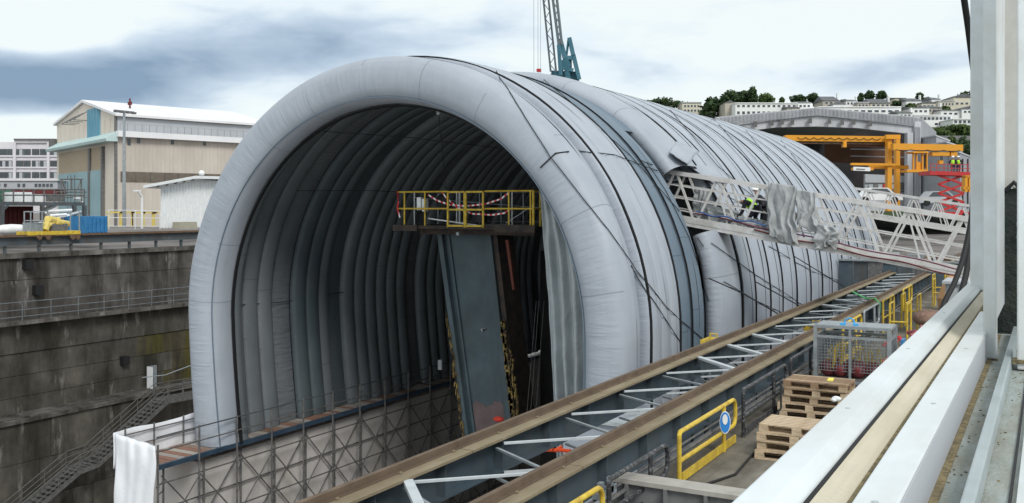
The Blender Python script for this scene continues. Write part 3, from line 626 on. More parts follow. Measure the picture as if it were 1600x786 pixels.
for row, y0 in enumerate((233, 251, 269)):
    for x0 in (-52, -40, -28, -14, -2, 8, 24.5, 36.5, 50, 62.5, 78.5):
        f = rbox(MB(), x0 - .3, x0 + 11, y0 - .3, y0 + 10.3, D_ - .12, .2).build('window', M_gtube, ob)
        rbox(MB(), x0 + .5, x0 + 5, y0 + .6, y0 + 9.5, D_ - .2, .1).build('pane', M_glass, f); rbox(MB(), x0 + 5.6, x0 + 10.2, y0 + .6, y0 + 9.5, D_ - .2, .1).build('pane', (M_glass, M_greyp)[R() < .5], f)
cbn = thing('site_cabin', 'long low pale grey cabin in front of the office block', 'cabin', P(70, 300, D=150))
rbox(MB(), -10, 90, 282, 300, 150, 3).build('wall', M_greyp, cbn); rbox(MB(), -12, 91, 280.8, 282.2, 149.7, 3.6).build('roof', M_roofw, cbn); rbox(MB(), -10, 90, 297, 303, 149, 3).build('red_base', M_maroon, cbn)
for x in (-4, 6, 27, 35, 54, 60, 66, 72, 78): rbox(MB(), x, x + 3.6, 287, 291.5, 149.85, .3).build('window', M_glass, cbn)
# ---------------------------------------------------------------- scaffold platform under the left foot of the tent
DZ = CZ - 8.47; SX1 = -25.4; SX0 = -27.25; SY = 21.6
blk = struct('dock_block_wall', MB().bb(-30, -25.78, 23.7, 66, -23, DZ - .35), M_plast)
sc_ = thing('scaffold', 'tube scaffold with cross bracing carrying a boarded deck under the left foot of the tent', 'scaffold', (SX1, SY, -22))
cols = [mat('board_' + n_, a, b, rough=.9, sc=6) for n_, a, b in (('orange', (.24, .125, .09), (.29, .16, .12)), ('grey', (.30, .27, .25), (.36, .33, .31)), ('brown', (.22, .15, .11), (.27, .19, .15)), ('pale', (.36, .33, .29), (.42, .39, .35)))]
y = SY; k = 0
while y < 46:
    MB().bb(SX0, SX1 - .08, y + .012, y + .29, DZ - .05, DZ + U(-.006, .006)).build('deck_board', cols[(k * 7 // 3 + (R() < .3)) % 4], sc_); y += .305; k += 1
M_bluest = mat('dark_blue_beam', (.03, .055, .085), (.05, .08, .12), rough=.5, sc=2)
MB().bb(SX1 - .08, SX1 + .02, SY, 58, DZ - .10, DZ + .06).build('toe_beam', M_bluest, sc_)
bays = [SY + .05 + i * 1.75 for i in range(15)]
def couplers(mb, x, y, z0, z1):
    z = z0
    while z < z1: mb.lathe((x, y, z), [(.035, -.04), (.055, -.03), (.055, .03), (.035, .04)], n=6); z += 1.0
for i, y in enumerate(bays):
    up = 1.05 if i else .75
    for x, f in ((SX1 + .05, 1), (SX1 - .27, 0)):
        yy = y + (0 if f else .5)
        m = MB().tube([(x, yy, -22), (x, yy, DZ + (up if f else -.2))], .036, n=6); couplers(m, x, yy, -21, DZ); m.build('post', M_gtube, sc_)
    if i < len(bays) - 1 :
        y2 = bays[i + 1]
        for j in range(7):
            z = DZ - .9 - j * 1.6
            MB().tube([(SX1 + .05, y, z + .35), (SX1 + .05, y2, z + .35)], .028, n=5).build('ledger', M_gtube, sc_); MB().tube([(SX1 - .27, y, z - .6), (SX1 - .27, y2 + .5, z - .6)], .026, n=5).build('ledger', M_gtube, sc_)
            a, b = (y, y2) if (i + j) % 2 else (y2, y)
            MB().tube([(SX1 + .09, a, z + .3), (SX1 + .09, b, z - 1.6)], .027, n=5).build('brace', M_gtube, sc_)
            MB().tube([(SX1 - .24, b + .4, z + .5), (SX1 - .24, a + .4, z - 1.4)], .026, n=5).build('brace', M_gtube, sc_)
            MB().tube([(SX1 + .05, y, z), (SX1 - .27, y + .5, z)], .022, n=5).build('ledger', M_gtube, sc_)
for f in (1.0, .52): MB().tube([(SX1 + .05, SY, DZ + f), (SX1 + .05, 48, DZ + f)], .024, n=6).build('guard_rail', M_gtube if f < 1 else M_steel, sc_)
for f in (.9, .45): MB().tube([(SX0 + .06, SY + .3, DZ + f * .9), (SX0 + .06, 25, DZ + f * .9)], .024, n=6).build('guard_rail', M_gtube, sc_)
for y in (SY + .3, SY + 1.5, SY + 2.8): MB().tube([(SX0 + .02, y, DZ - 1), (SX0 + .02, y, DZ + 1.0)], .03, n=6).build('post', M_gtube, sc_)
M_sheet = mat('white_sheeting', (.74, .76, .80), (.80, .82, .86), rough=.5, sc=1.5, bump=.8, bsc=4)
a0, b0 = Vector((SX0 + .05, SY - .12, DZ + .97)), Vector((SX1 + .12, SY - .12, DZ + .78))
def sheetfn(u, v):
    p = VL(a0, b0, u); z = p.z - v * 7; ww = 1 - .08 * v + .03 * sin(v * 21); p = VL(VL(a0, b0, .45), p, ww); n_ = .030 * sin(u * 22 + v * 4 + 3 * noise.noise(Vector((u * 2, v * 2, 7)))) * min(1, max(0, 1.1 - v * 2.2)) + .10 * noise.noise(Vector((u * 3, v * 6, 2)))
    return Vector((p.x + n_ * .7 + .1 * noise.noise(Vector((v * 5, 0, 0))), p.y - n_, z - .03 * abs(sin(u * 9)) * (1 - v)))
o = tag(MB().grid(sheetfn, 40, 40).build('hanging_sheet', M_sheet, smooth=True), 'white sheet hanging from the front end of the scaffold deck', 'sheet', None); o.modifiers.new('t', 'SOLIDIFY').thickness = .02
o = tag(MB().grid(lambda u, v: Vector((SX0 - .06 + .02 * sin(u * 20 + v * 3), lerp(a0.y, 25.6, u), DZ + .95 - v * 1.2 + .03 * sin(u * 9))), 50, 6).build('side_sheet', M_sheet, smooth=True), 'white sheet tied along the back rail of the scaffold deck', 'sheet'); o.modifiers.new('t', 'SOLIDIFY').thickness = .02
# diagonal tie next to the sheet, small lamp on the lining
q = P(688, 570, Y=34); tag(MB().box(q, (.18, .1, .42)).build('wall_lamp', M_greyp), 'small grey lamp box hanging by the left inner wall near the leaning column', 'lamp')

# ---------------------------------------------------------------- leaning steel column and its yellow platform
CY = 29.3
M_col = mat('column_paint', (.05, .08, .10), (.08, .115, .135), rough=.5, sc=.9, stain=(.05, .06, .06), st=.7, ssc=(.8, .8, .5), bump=.4, bsc=6)
M_web0 = mat('dark_edge_plate', (.03, .028, .028), (.07, .05, .04), rough=.8, sc=3)
M_crust = mat('crusty_yellow_edge', (.05, .04, .03), (.30, .215, .075), rough=.95, sc=4, bump=2, bsc=12, lo=.42, hi=.6)
M_redlead = mat('bare_patch', (.10, .075, .08), (.14, .105, .105), rough=.8, sc=2, bump=.5, bsc=8)
cl = thing('leaning_column', 'massive leaning blue grey steel column with flaking yellow edges inside the tent', 'steel column', P(760, 690, Y=CY))
tl, tr_, br_, bl_ = P(690, 358, Y=CY), P(768, 358, Y=CY), P(806, 700, Y=CY), P(736, 700, Y=CY)
MB().prism([tl, tr_, br_, bl_], (0, 1.5, 0)).build('body', M_col, cl)
f = lambda u, v, off=0: VL(VL(tl, tr_, u), VL(bl_, br_, u), v) + Vector((0, -off, 0))
for u0, u1, dep, m in ((-.04, .05, .22, M_col), (.12, .16, .08, M_col), (.86, .90, .08, M_col), (.94, 1.03, .22, M_col)):
    MB().prism([f(u0, 0, dep), f(u1, 0, dep), f(u1, 1, dep), f(u0, 1, dep)], (0, dep + .1, 0)).build('flange', m, cl)
MB().prism([f(.17, 1, .02), f(.17, .83, .02)] + [f(.17 + .68 * k / 14, .80 + .008 * sin(k * 2.3) - .012 * sin(k * .7), .02) for k in range(15)] + [f(.85, 1, .02)], (0, .04, 0)).build('bare_patch', M_redlead, cl)
def crust(u, v0, v1, w_, n_):
    mb = MB()
    for i in range(n_): v = lerp(v0, v1, (i + R()) / n_); p = f(u + U(-.03, .03), v, .25); mb.box(p, (U(.3, 1) * w_, .08, U(.08, .3)))
    return mb.build('flaking_edge', M_crust, cl)
crust(1.09, .42, 1, .12, 90); crust(-.05, .40, 1, .04, 50); crust(1.20, .55, 1, .05, 40)
MB().prism([f(1.03, .02, .1), f(1.12, .02, .1), f(1.16, 1, .1), f(1.06, 1, .1)], (0, 1.2, 0)).build('edge_plate', M_web0, cl)
for i in range(0): v = .3 + i * .058; MB().prism([f(1.12, v, .1), f(1.30, v, .1), f(1.30, v + .008, .1), f(1.12, v + .008, .1)], (0, .8, 0)).build('rung', M_black, cl)
MB().prism([f(1.24, .05, 0), f(1.30, .05, 0), f(1.32, .28, 0), f(1.28, .28, 0)], (0, .1, 0)).build('red_stripe', mat('dull_red', (.10, .03, .02), (.13, .04, .03)), cl)
MB().prism([f(.54, .46, .0), f(.66, .455, .0), f(.68, .47, 0), f(.56, .472, 0)], (0, .03, 0)).build('scratch', M_greyp, cl)
# black body added behind it to stand for the unlit depth of the tent
hl = thing('dark_filler', 'black rounded body added to stand for the darkness behind the leaning column', 'dark_body', (-15, 34, -18))
MB().tube([(-13.6, 31.6, -13), (-14.2, 62, -13)], 3.9, n=36).build('dark_body', M_dark, hl, smooth=False)
MB().bb(-16.6, -10.6, 31.8, 56, -13, CZ - 1.6).build('dark_block', M_dark, hl)
# wires
for x0, x1 in ((842, 828), (838, 822), (850, 836)): tag(MB().tube([P(x0, 470, Y=27.6), P(x1, 660, Y=27.6)], .007, n=4).build('steel_wire', M_gtube), 'thin steel wire hanging in the dark beside the curtain', 'wire', 'thin wires beside the curtain')

pt = thing('work_platform', 'work platform with yellow railings and a gate on top of the leaning column', 'platform', P(725, 360, Y=28.6))
PY0 = 28.3; zP = P(725, 353, Y=PY0).z; xL, xR = P(622, 350, Y=PY0).x, P(836, 350, Y=PY0).x; PY1 = PY0 + 2.6
MB().bb(xL, xR, PY0, PY1, zP - .05, zP).build('deck', M_web0, pt)
MB().bb(xL - .1, xR, PY0 - .05, PY0 + .1, zP - .11, zP - .055).build('edge_beam', M_web0, pt); MB().bb(xL + .6, xR - .3, PY0 + .5, PY0 + .75, zP - .32, zP - .13).build('cross_beam', M_web0, pt)
MB().bb(xR - 1.5, xR + .05, PY0 - .12, PY0 - .05, zP - .2, zP + .05).build('kick_plate', M_web0, pt); MB().bb(xL - .15, xL + .9, PY0 - .12, PY0 - .05, zP - .2, zP + .02).build('kick_plate', M_web0, pt)
hT = P(725, 299, Y=PY0).z - zP
T = lambda a, b, r=.03, m=None, n='rail': MB().tube([a, b], r, n=8).build(n, m or M_yel, pt)
X_ = lambda px: P(px, 340, Y=PY0).x
for x in (632, 664, 795, 829): T((X_(x), PY0, zP), (X_(x), PY0, zP + hT), .032, n='post')
for h in (1, .5): T((xL, PY0, zP + hT * h), (X_(700), PY0, zP + hT * h)); T((X_(757), PY0, zP + hT * h), (xR - .1, PY0, zP + hT * h))
gt = MB(); 
for x0, x1 in ((701, 727), (729, 756)):
    a, b = X_(x0), X_(x1); zz0, zz1 = zP - .05, zP + hT - .02
    for q in (((a, PY0 - .04, zz0), (a, PY0 - .04, zz1)), ((b, PY0 - .04, zz0), (b, PY0 - .04, zz1)), ((a, PY0 - .04, zz1), (b, PY0 - .04, zz1)), ((a, PY0 - .04, zz0 + .05), (b, PY0 - .04, zz0 + .05)), ((a, PY0 - .04, (zz0 + zz1) / 2), (b, PY0 - .04, (zz0 + zz1) / 2))): gt.beam(q[0], q[1], .06, .06, up=(0, 1, 0))
gt.build('gate', M_yel, pt)
for x in (xR - .06, ):
    for dy in (0, .5): T((x, PY0 + dy, zP), (x, PY0 + dy, zP + hT), .045, n='post')
    for h in (1, .5): T((x, PY0, zP + hT * h), (x, PY1, zP + hT * h * .97))
for y in (PY1,):
    for h in (1, .5, .1): T((xL, y, zP + hT * h), (xR, y, zP + hT * h), .02, M_gtube)
    for k in range(7): T((lerp(xL, xR, k / 6), y, zP), (lerp(xL, xR, k / 6), y, zP + hT), .02, M_galv, 'post')
for h in (1, .5): T((xL, PY0, zP + hT * h), (xL, PY1, zP + hT * h), .02, M_galv)
for x in (625, 692, 697, 776, 780): T((X_(x), PY0 + .9, zP), (X_(x), PY0 + .9, zP + hT), .022, M_white, 'post')
T((X_(664), PY0 + .2, zP + .25), (X_(740), PY0 + .2, zP + .02), .025, M_white, 'floor_bar'); MB().bb(X_(690), X_(790), PY0 + .5, PY0 + 1.8, zP, zP + .05).build('grating', M_gtube, pt)
T((X_(640), PY0 + .3, zP + 1.0), (X_(830), PY0 + 1.4, zP + .6), .012, M_galv, 'cable'); T((X_(790), PY0, zP + .1), (xR, PY0, zP + .75), .012, M_galv, 'cable')
MB().lathe((X_(718), PY0 - .1, zP - .35), [(.02, 0), (.07, .03), (.07, .12), (.02, .15)], n=10).build('hook_ring', M_galv, pt)
cabn = tag(MB().bb(X_(650), X_(656), PY0 + .05, PY0 + .25, zP + .55, zP + 1.0).bb(X_(657), X_(663), PY0 + .1, PY0 + .25, zP + .5, zP + .95).build('control_cabinet', M_white), 'slim white control box hanging on the left railing of the yellow platform', 'control box')
tag(MB().ball((X_(682), PY0 + .4, zP + .85), .28, .12, .28, n=14, m=8).build('hose_reel', M_black, smooth=True), 'round black hose reel on the yellow platform railing', 'hose reel')
tag(MB().bb(X_(742), X_(752), PY0 + .1, PY0 + .4, zP + .12, zP + .38).build('tool_bag', M_black), 'small black tool bag on the platform floor behind the gate', 'bag')
M_tape = bpy.data.materials.new('red_white_tape'); M_tape.use_nodes = True; n_ = M_tape.node_tree; bs = n_.nodes['Principled BSDF']
tc_ = n_.nodes.new('ShaderNodeTexCoord'); sp_ = n_.nodes.new('ShaderNodeSeparateXYZ'); n_.links.new(tc_.outputs['Object'], sp_.inputs[0])
ma = n_.nodes.new('ShaderNodeMath'); ma.operation = 'MULTIPLY_ADD'; ma.inputs[1].default_value = 5.0; ma.inputs[2].default_value = 100; n_.links.new(sp_.outputs[0], ma.inputs[0]); mf_ = n_.nodes.new('ShaderNodeMath'); mf_.operation = 'FRACT'; n_.links.new(ma.outputs[0], mf_.inputs[0])
mr = n_.nodes.new('ShaderNodeValToRGB'); mr.color_ramp.interpolation = 'CONSTANT'; mr.color_ramp.elements[0].color = (.6, .02, .03, 1); mr.color_ramp.elements[1].position = .5; mr.color_ramp.elements[1].color = (.8, .8, .8, 1); n_.links.new(mf_.outputs[0], mr.inputs[0]); n_.links.new(mr.outputs[0], bs.inputs['Base Color'])
def tape(pts, label, dy=.03):
    q = []
    pts = [Vector((X_(a), PY0 + dy, P(a, b, Y=PY0).z)) for a, b in pts]
    for i in range(len(pts) - 1):
        for k in range(5): q.append(VL(pts[i], pts[i + 1], k / 5))
    q.append(pts[-1]); mb = MB()
    for a, b in zip(q, q[1:]): mb.beam(a, b, .012, .055, up=(0, 0, 1))
    tag(mb.build('warning_tape', M_tape), label, 'tape')
tape([(666, 304), (680, 313), (700, 320), (725, 322), (755, 319), (780, 311), (793, 301)], 'red and white warning tape sagging across the gate just under the top rail', .1)
tape([(686, 299), (695, 310), (712, 325), (735, 334), (765, 336), (785, 333), (793, 327), (793, 301)], 'red and white warning tape looping low behind the gate of the yellow platform', .14)
tape([(622, 298), (624, 315), (622, 325), (626, 340)], 'short red and white tape wound round the left end post of the platform', -.05)
tag(MB().ball(P(779, 655, Y=28.6), .2, .15, .09, n=10).build('red_bag', mat('orange_red', (.55, .05, .03))), 'small bright red bundle at the foot of the leaning column', 'bundle')
# ---------------------------------------------------------------- right-hand quay
M_deck = mat('quay_deck_planks', (.16, .145, .12), (.24, .22, .185), rough=.95, sc=1.2, stain=(.07, .06, .05), st=.8, ssc=(2, .6, 2), bump=.8, bsc=8)
M_beamf0 = mat('quay_side_concrete', (.17, .165, .16), (.26, .25, .24), rough=.9, sc=1, stain=(.09, .08, .07), st=.7, ssc=(1, 1, .3), bump=.5, bsc=8)
struct('quay_deck', MB().bb(-5.25, 60, 12.5, 120, -3, 0), M_deck)
struct('quay_side', MB().bb(-7.3, -5.25, 30.5, 200, -3, -.9).bb(-7.6, -7.3, 12, 200, -24, -1.6).bb(-5.5, -5.25, -5, 200, -24, -.05), M_beamf0)
struct('far_quay', MB().bb(-160, -7.6, 72, 130, -24, -.2), M_quay)
struct('ground', MB().bb(-500, 1500, 118, 1500, -30, -.1), M_quay)
M_rail = mat('worn_brown_rail', (.115, .082, .058), (.17, .125, .09), rough=.8, sc=2.5, stain=(.10, .07, .05), st=.7, ssc=(5, .5, 5))
M_och = mat('ochre_flange', (.22, .18, .115), (.29, .24, .165), rough=.85, sc=2, stain=(.18, .14, .09), st=.8, ssc=(4, .7, 4), bump=.3, bsc=20)
M_web = mat('grey_green_web', (.05, .078, .10), (.08, .112, .138), rough=.6, sc=1.2, stain=(.12, .10, .08), st=.25, ssc=(1, 2.5, .8))
M_flat = mat('bright_flat_bar', (.50, .54, .57), (.60, .64, .67), rough=.4, metal=.15, sc=4)
ct = thing('crane_track', 'pair of long parallel crane rail girders laced with steel bars beside the tent', 'crane track', (-6.2, 12, 0))
def girder(Xr, H):
    z = CZ - H
    for y in range(2, 74, 9):
        MB().bb(Xr, Xr + .07, y + .01, y + 8.99, z - .1, z).build('rail', M_rail, ct); MB().bb(Xr - .14, Xr + .31, y + .012, y + 8.988, z - .135, z - .10).build('flange', M_och, ct)
        MB().bb(Xr + .07, Xr + .11, y, y + 9, z - .1, z - .085).build('rail_foot', M_rail, ct)
        MB().bb(Xr + .03, Xr + .055, y, y + 9, z - .62, z - .135).build('web', M_web, ct); MB().bb(Xr - .1, Xr + .19, y, y + 9, z - .65, z - .62).build('flange', M_web, ct)
    me = MB().bb(0, .14, 0, .015, -.62, -.14).mesh('stiffener', M_web); k = 0
    for k in range(46): piece('stiffener', me, (Xr + .056, 3 + k * 1.5, z), ct); 
    cp = MB().box((0, 0, 0), (.03, .04, .02)).mesh('clip', M_och)
    for k in range(40): piece('rail_clip', cp, (Xr + .13, 6 + k * 1.2, z - .085), ct)
girder(-7.07, 3.16); girder(-5.44, 3.16)
zt_ = CZ - 3.30; zb_ = CZ - 3.74
for k in range(27):
    y = 5.2 + k * 2.2
    for zz_, w_ in ((zt_ - .03, .045), (zb_, .04)):
        MB().beam((-6.74, y, zz_), (-5.60, y + .95, zz_ + .03), w_, .03).build('lacing_bar', M_flat, ct); MB().beam((-6.74, y - .2, zz_ - .03), (-5.60, y - .95, zz_), w_, .03).build('lacing_bar', M_galv, ct)
    if k in (2, 7, 8, 9, 13, 14, 18, 22): MB().beam((-6.76, y - .1, zt_), (-5.58, y - 1.4, zt_ + .03), .12, .05).build('cross_flat', M_flat, ct)
for a, b in (((-6.98, 7.5, zt_), (-5.58, 5.9, zt_)),): MB().beam(a, b, .14, .08).build('cross_flat', M_flat, ct)
for k in range(5):                                                            # steel stools that carry the track
    y = 9 + k * 13; MB().bb(-6.95, -6.75, y, y + .25, -3, zb_ - .05).build('stool', M_web, ct); MB().bb(-5.5, -5.3, y, y + .25, -.05, zb_ - .05).build('stool', M_web, ct)
# pipes along the girder foot
for dx, z, r in ((.30, CZ - 3.72, .02), (.36, CZ - 3.80, .03)): tag(MB().tube([(-5.25 + dx - .1, 4, z), (-5.25 + dx - .1, 60, z)], r, n=6).build('service_pipe', M_gtube), ('thin' if r < .025 else 'thicker') + ' grey pipe running along the foot of the near girder', 'pipe')
# green strap
gs = MB(); q = [P(1330, 455, Z=zt_), P(1352, 466, Z=zt_ + .12), P(1368, 467, X=-5.3), P(1375, 475, X=-5.1), P(1374, 492, X=-5.1)]
tag(gs.tube(q, .03, n=6).build('lashing_strap', mat('bright_green', (.15, .60, .22))), 'bright green strap lashed over the near girder', 'strap')
for pts, lb in (([P(1240, 400, D=37), P(1330, 455, X=-7.0), P(1345, 465, X=-6.6)], 'taut black rope running from the tent down to the girder near the green strap'), ([P(1180, 440, D=30), P(1262, 485, X=-7.0), P(1275, 492, X=-6.5)], 'taut black rope tied to the outer girder above the wire cage'),
                ([P(1110, 540, D=24), P(1190, 600, X=-6.0)], 'short black rope end tied to the lacing below the tent'), ([P(1108, 435, X=-9.4), P(1160, 458, D=28), P(1215, 490, X=-7.2)], 'thin pale rope from the tent gap to the girder')):
    rope(pts, lb, .02)

# edge beam across the deck in the foreground
bm = thing('edge_beam', 'grey concrete edge beam with a pale top in the foreground under the railings', 'beam', (-4, 12.3, 0))
M_beamt = mat('pale_beam_top', (.38, .36, .33), (.46, .44, .41), rough=.9, sc=2.5, stain=(.25, .23, .2), st=.6, ssc=(2, 2, 2)); M_beamf = mat('beam_face', (.17, .175, .18), (.26, .26, .26), rough=.9, sc=1.5, stain=(.1, .1, .1), st=.6, ssc=(2, 2, 1))
MB().bb(-5.2, 4, 12.05, 12.4, .38, .44).build('top', M_beamt, bm); MB().bb(-5.15, 4, 12.12, 12.34, -1.5, .38).build('face', M_beamf, bm)
for k in range(7): MB().bb(-5.0 + k * .55, -4.96 + k * .55, 12.03, 12.12, -.8, .38).build('joint_strip', M_beamf, bm)
struct('lower_landing', MB().bb(-5.2, 6, 3, 12.1, -3, -1.4), M_conc)

# loop railings along the deck edge
def loop_rail(y0, y1, m, label, h=.80, X=-4.78, cat='railing', kick=True, z0=0, group='loop railings along the deck edge', pf=.68):
    t = thing('loop_railing', label, cat, (X, (y0 + y1) / 2, z0), group); r = .035; c = .16; q = []
    q += [(X, y0, z0), (X, y0, z0 + h - .04), (X, y0 + .04, z0 + h)]
    for i in range(7): a = pi / 2 - pi / 2 * i / 6; q.append((X, y1 - c + c * cos(a), z0 + h - c + c * sin(a)))
    for i in range(7): a = -pi / 2 * i / 6; q.append((X, y1 - c + c * cos(a), z0 + h * .45 + c + c * sin(a) - .02))
    q.append((X, y0 + .02, z0 + h * .45))
    MB().tube(q, r, n=8).build('rail', m, t)
    ym = lerp(y0, y1, pf); MB().tube([(X, ym, z0), (X, ym, z0 + h)], r, n=8).build('post', m, t)
    if kick: MB().bb(X - .01, X + .015, y0 + .1, y1, z0 + .02, z0 + .15).build('kick_plate', m, t)
    return t
M_taped = bpy.data.materials.new('black_white_taped_tube'); M_taped.use_nodes = True; n_ = M_taped.node_tree; bs = n_.nodes['Principled BSDF']
tc_ = n_.nodes.new('ShaderNodeTexCoord'); no = n_.nodes.new('ShaderNodeTexNoise'); no.inputs['Scale'].default_value = 22; n_.links.new(tc_.outputs['Object'], no.inputs[0]); mr = n_.nodes.new('ShaderNodeValToRGB'); mr.color_ramp.elements[0].position = .54; mr.color_ramp.elements[1].position = .62
mr.color_ramp.elements[0].color = (.025, .025, .028, 1); mr.color_ramp.elements[1].color = (.13, .13, .14, 1); n_.links.new(no.outputs[0], mr.inputs[0]); n_.links.new(mr.outputs[0], bs.inputs['Base Color'])
loop_rail(8.8, 10.8, M_yel, 'yellow loop railing nearest the camera at the bottom edge of the picture', h=.90, z0=-.2)
loop_rail(11.0, 13.1, M_taped, 'black taped loop railing left of the yellow one', h=.72, z0=.0)
yr = loop_rail(13.6, 16.5, M_yel, 'yellow loop railing with a round blue sign', h=.78, pf=(P(1131, 700, X=-4.78).y - 13.6) / 2.9)
loop_rail(17.0, 20.2, M_taped, 'taped black and white loop railing left of the pallets', h=.85)
loop_rail(20.6, 23.4, M_taped, 'taped loop railing behind the taller pallet stack', h=.9)
loop_rail(26.5, 29.3, M_yel, 'yellow loop railing just beyond the wire cage', h=1.0)
loop_rail(29.8, 32.6, M_galv, 'grey loop railing before the far yellow ones', h=1.05); loop_rail(33.5, 36.0, M_yel, 'second yellow loop railing beyond the cage', h=1.05); loop_rail(38.5, 41.0, M_yel, 'yellow loop railing farthest along the deck', h=1.05)
sg = thing('round_sign', 'round blue safety helmet sign on the yellow railing', 'sign', (-4.74, 15.57, .62))
# disc faces the camera
sc0 = P(1133, 660, X=-4.70); nrm = Vector((.25, -1, .1)).normalized()
def disc(c, r, th, n=24, m=None, name='disc', parent=None, sq=1):
    a, b = MB().frame(c, c + nrm); a, b = a * r * sq, b * r; mb = MB(); vs = [c + a * cos(2 * pi * k / n) + b * sin(2 * pi * k / n) + nrm * s_ for s_ in (0, th) for k in range(n)]
    mb.add(vs, [tuple(range(n))[::-1], tuple(range(n, 2 * n))] + [(k, (k + 1) % n, n + (k + 1) % n, n + k) for k in range(n)]); return mb.build(name, m, parent)
disc(sc0, .185, .012, m=M_white, name='rim', parent=sg, sq=.48); disc(sc0 + nrm * .012, .168, .006, m=mat('sign_blue', (.03, .22, .62)), name='face', parent=sg, sq=.48)
disc(sc0 + nrm * .018 + Vector((0, 0, .05)), .085, .005, m=M_white, name='helmet_symbol', parent=sg, sq=.5); disc(sc0 + nrm * .018 + Vector((0, 0, -.06)), .07, .004, m=M_greyp, name='head_symbol', parent=sg, sq=.6)
for q in ((-5.0, 11.3), (-5.0, 11.0)):
    t = tag(MB().box((q[0] + .02, q[1] + .2, .9 - .4), (.06, .1, .22)).box((q[0], q[1] + .2, .45), (.1, .2, .08)).build('pipe_clamp', M_galv), ('nearer' if q[1] < 11.2 else 'farther') + ' small clamp plate on the near girder above the taped railing', 'clamp')

# pallets, built plank by plank
M_wood = [mat('pallet_wood_%s' % n_, a, b, rough=.85, sc=9, stain=(.20, .13, .08), st=.6, ssc=(3, 18, 18), bump=.4, bsc=40) for n_, a, b in (('light', (.56, .43, .29), (.66, .53, .38)), ('mid', (.44, .32, .21), (.54, .42, .29)), ('dark', (.26, .17, .11), (.34, .235, .15)))]
pm = {}
for i, w_ in enumerate(M_wood):
    pm[i] = (MB().box((0, 0, 0), (1.2, .088, .022)).mesh('top_plank', w_), MB().box((0, 0, 0), (1.2, .1, .022)).mesh('bottom_plank', w_), MB().box((0, 0, 0), (.145, .1, .078)).mesh('block', w_), MB().box((0, 0, 0), (.145, .8, .022)).mesh('cross_plank', w_))
def pallet(x, y, z, rz, wood, label, group):
    t = thing('pallet', label, 'pallet', (x, y, z), group, rz); W = lambda: max(0, min(2, wood + random.choice((-1, 0, 0, 0, 1))))
    def pc(nm, idx, loc): o = bpy.data.objects.new(nm, pm[W()][idx]); C.objects.link(o); o.parent = t; o.location = loc; o.rotation_euler.z = U(-.006, .006)
    for k in range(7): pc('top_plank', 0, (0, -.35 + k * .1167, .133))
    for xx in (-.527, 0, .527): pc('cross_plank', 3, (xx, 0, .111))
    for yy in (-.35, 0, .35):
        pc('bottom_plank', 1, (0, yy, .011))
        for xx in (-.527, 0, .527): pc('block', 2, (xx, yy, .061))
A = ['bottom', 'third', 'second', 'top']
for i in range(4): pallet(-3.62 + (.0, .05, .03, .08)[i], 16.05, i * .146, (.02, -.03, .03, -.01)[i], (0, 0, 0, 0)[i], {'bottom': 'lowest', 'third': 'second lowest', 'second': 'third from the ground of', 'top': 'topmost pale'}[A[i]] + ' wooden pallet in the nearer, lower stack', 'pallets in the nearer stack')
for i in range(5): pallet(-4.02 + (-.02, -.06, .05, .08, .07)[i], 19.4, i * .146, (.03, .05, -.02, .02, -.03)[i], (0, 0, 1, 1, 2)[i], ('lowest', 'second lowest', 'middle', 'second highest', 'topmost weathered')[i] + ' wooden pallet in the farther stack before the cage', 'pallets in the farther stack')
tag(MB().box(P(1298, 593, D=18.2), (.10, .28, .02), .1).build('yellow_ticket', mat('yellow_card', (.85, .70, .12))), 'yellow card lying on the topmost weathered pallet', 'card')
tag(MB().ball(P(1307, 623, D=17.9), .09, .05, .05, n=9).ball(P(1303, 625, D=17.9), .06, .05, .04, n=8).build('white_rag', M_white, smooth=True), 'small white rag on the corner of the farther pallet stack', 'rag')

# wire mesh cage with dark red floats
cg = thing('wire_cage', 'galvanised wire mesh cage pallet behind the wooden pallets', 'cage', (-3.9, 22.8, 0))
cx0, cx1, cy0, cy1, cz1 = -4.62, -3.05, 22.3, 23.2, 1.46
for x in (cx0, cx1):
    for y in (cy0, cy1): MB().bb(x - .04, x + .04, y - .04, y + .04, 0, cz1).build('corner_post', M_galv, cg)
for z in (cz1, cz1 - .22, .25):
    for y in (cy0, cy1): MB().bb(cx0, cx1, y - .025, y + .025, z - .06, z).build('rail', M_galv, cg)
    for x in (cx0, cx1): MB().bb(x - .025, x + .025, cy0, cy1, z - .06, z).build('rail', M_galv, cg)
MB().bb(cx0, cx1, cy0, cy1, cz1 - .02, cz1 + .01).build('lid', M_galv, cg); MB().bb(-3.9, -3.85, cy0 - .02, cy0 + .02, .25, cz1).build('middle_post', M_galv, cg); MB().bb(cx0, cx1, cy0, cy1, .24, .30).build('floor_tray', M_gtube, cg)
for fc in range(2):
    mb = MB(); y = (cy0, cy1)[fc]
    for k in range(1, 24): x = lerp(cx0, cx1, k / 24); mb.tube([(x, y, .45), (x, y, cz1 - .22)], .009, n=3, caps=False)
    for k in range(12): z = lerp(.45, cz1 - .25, k / 11); mb.tube([(cx0, y, z), (cx1, y, z)], .008, n=3, caps=False)
    mb.build('wire_mesh', M_galv, cg)
for fc in range(2):
    mb = MB(); x = (cx0, cx1)[fc]
    for k in range(1, 13): y = lerp(cy0, cy1, k / 13); mb.tube([(x, y, .45), (x, y, cz1 - .22)], .009, n=3, caps=False)
    for k in range(12): z = lerp(.45, cz1 - .25, k / 11); mb.tube([(x, cy0, z), (x, cy1, z)], .008, n=3, caps=False)
    mb.build('wire_mesh', M_galv, cg)
M_float = mat('maroon_float', (.13, .02, .025), (.19, .035, .04), rough=.35, sc=3, spec=.5)
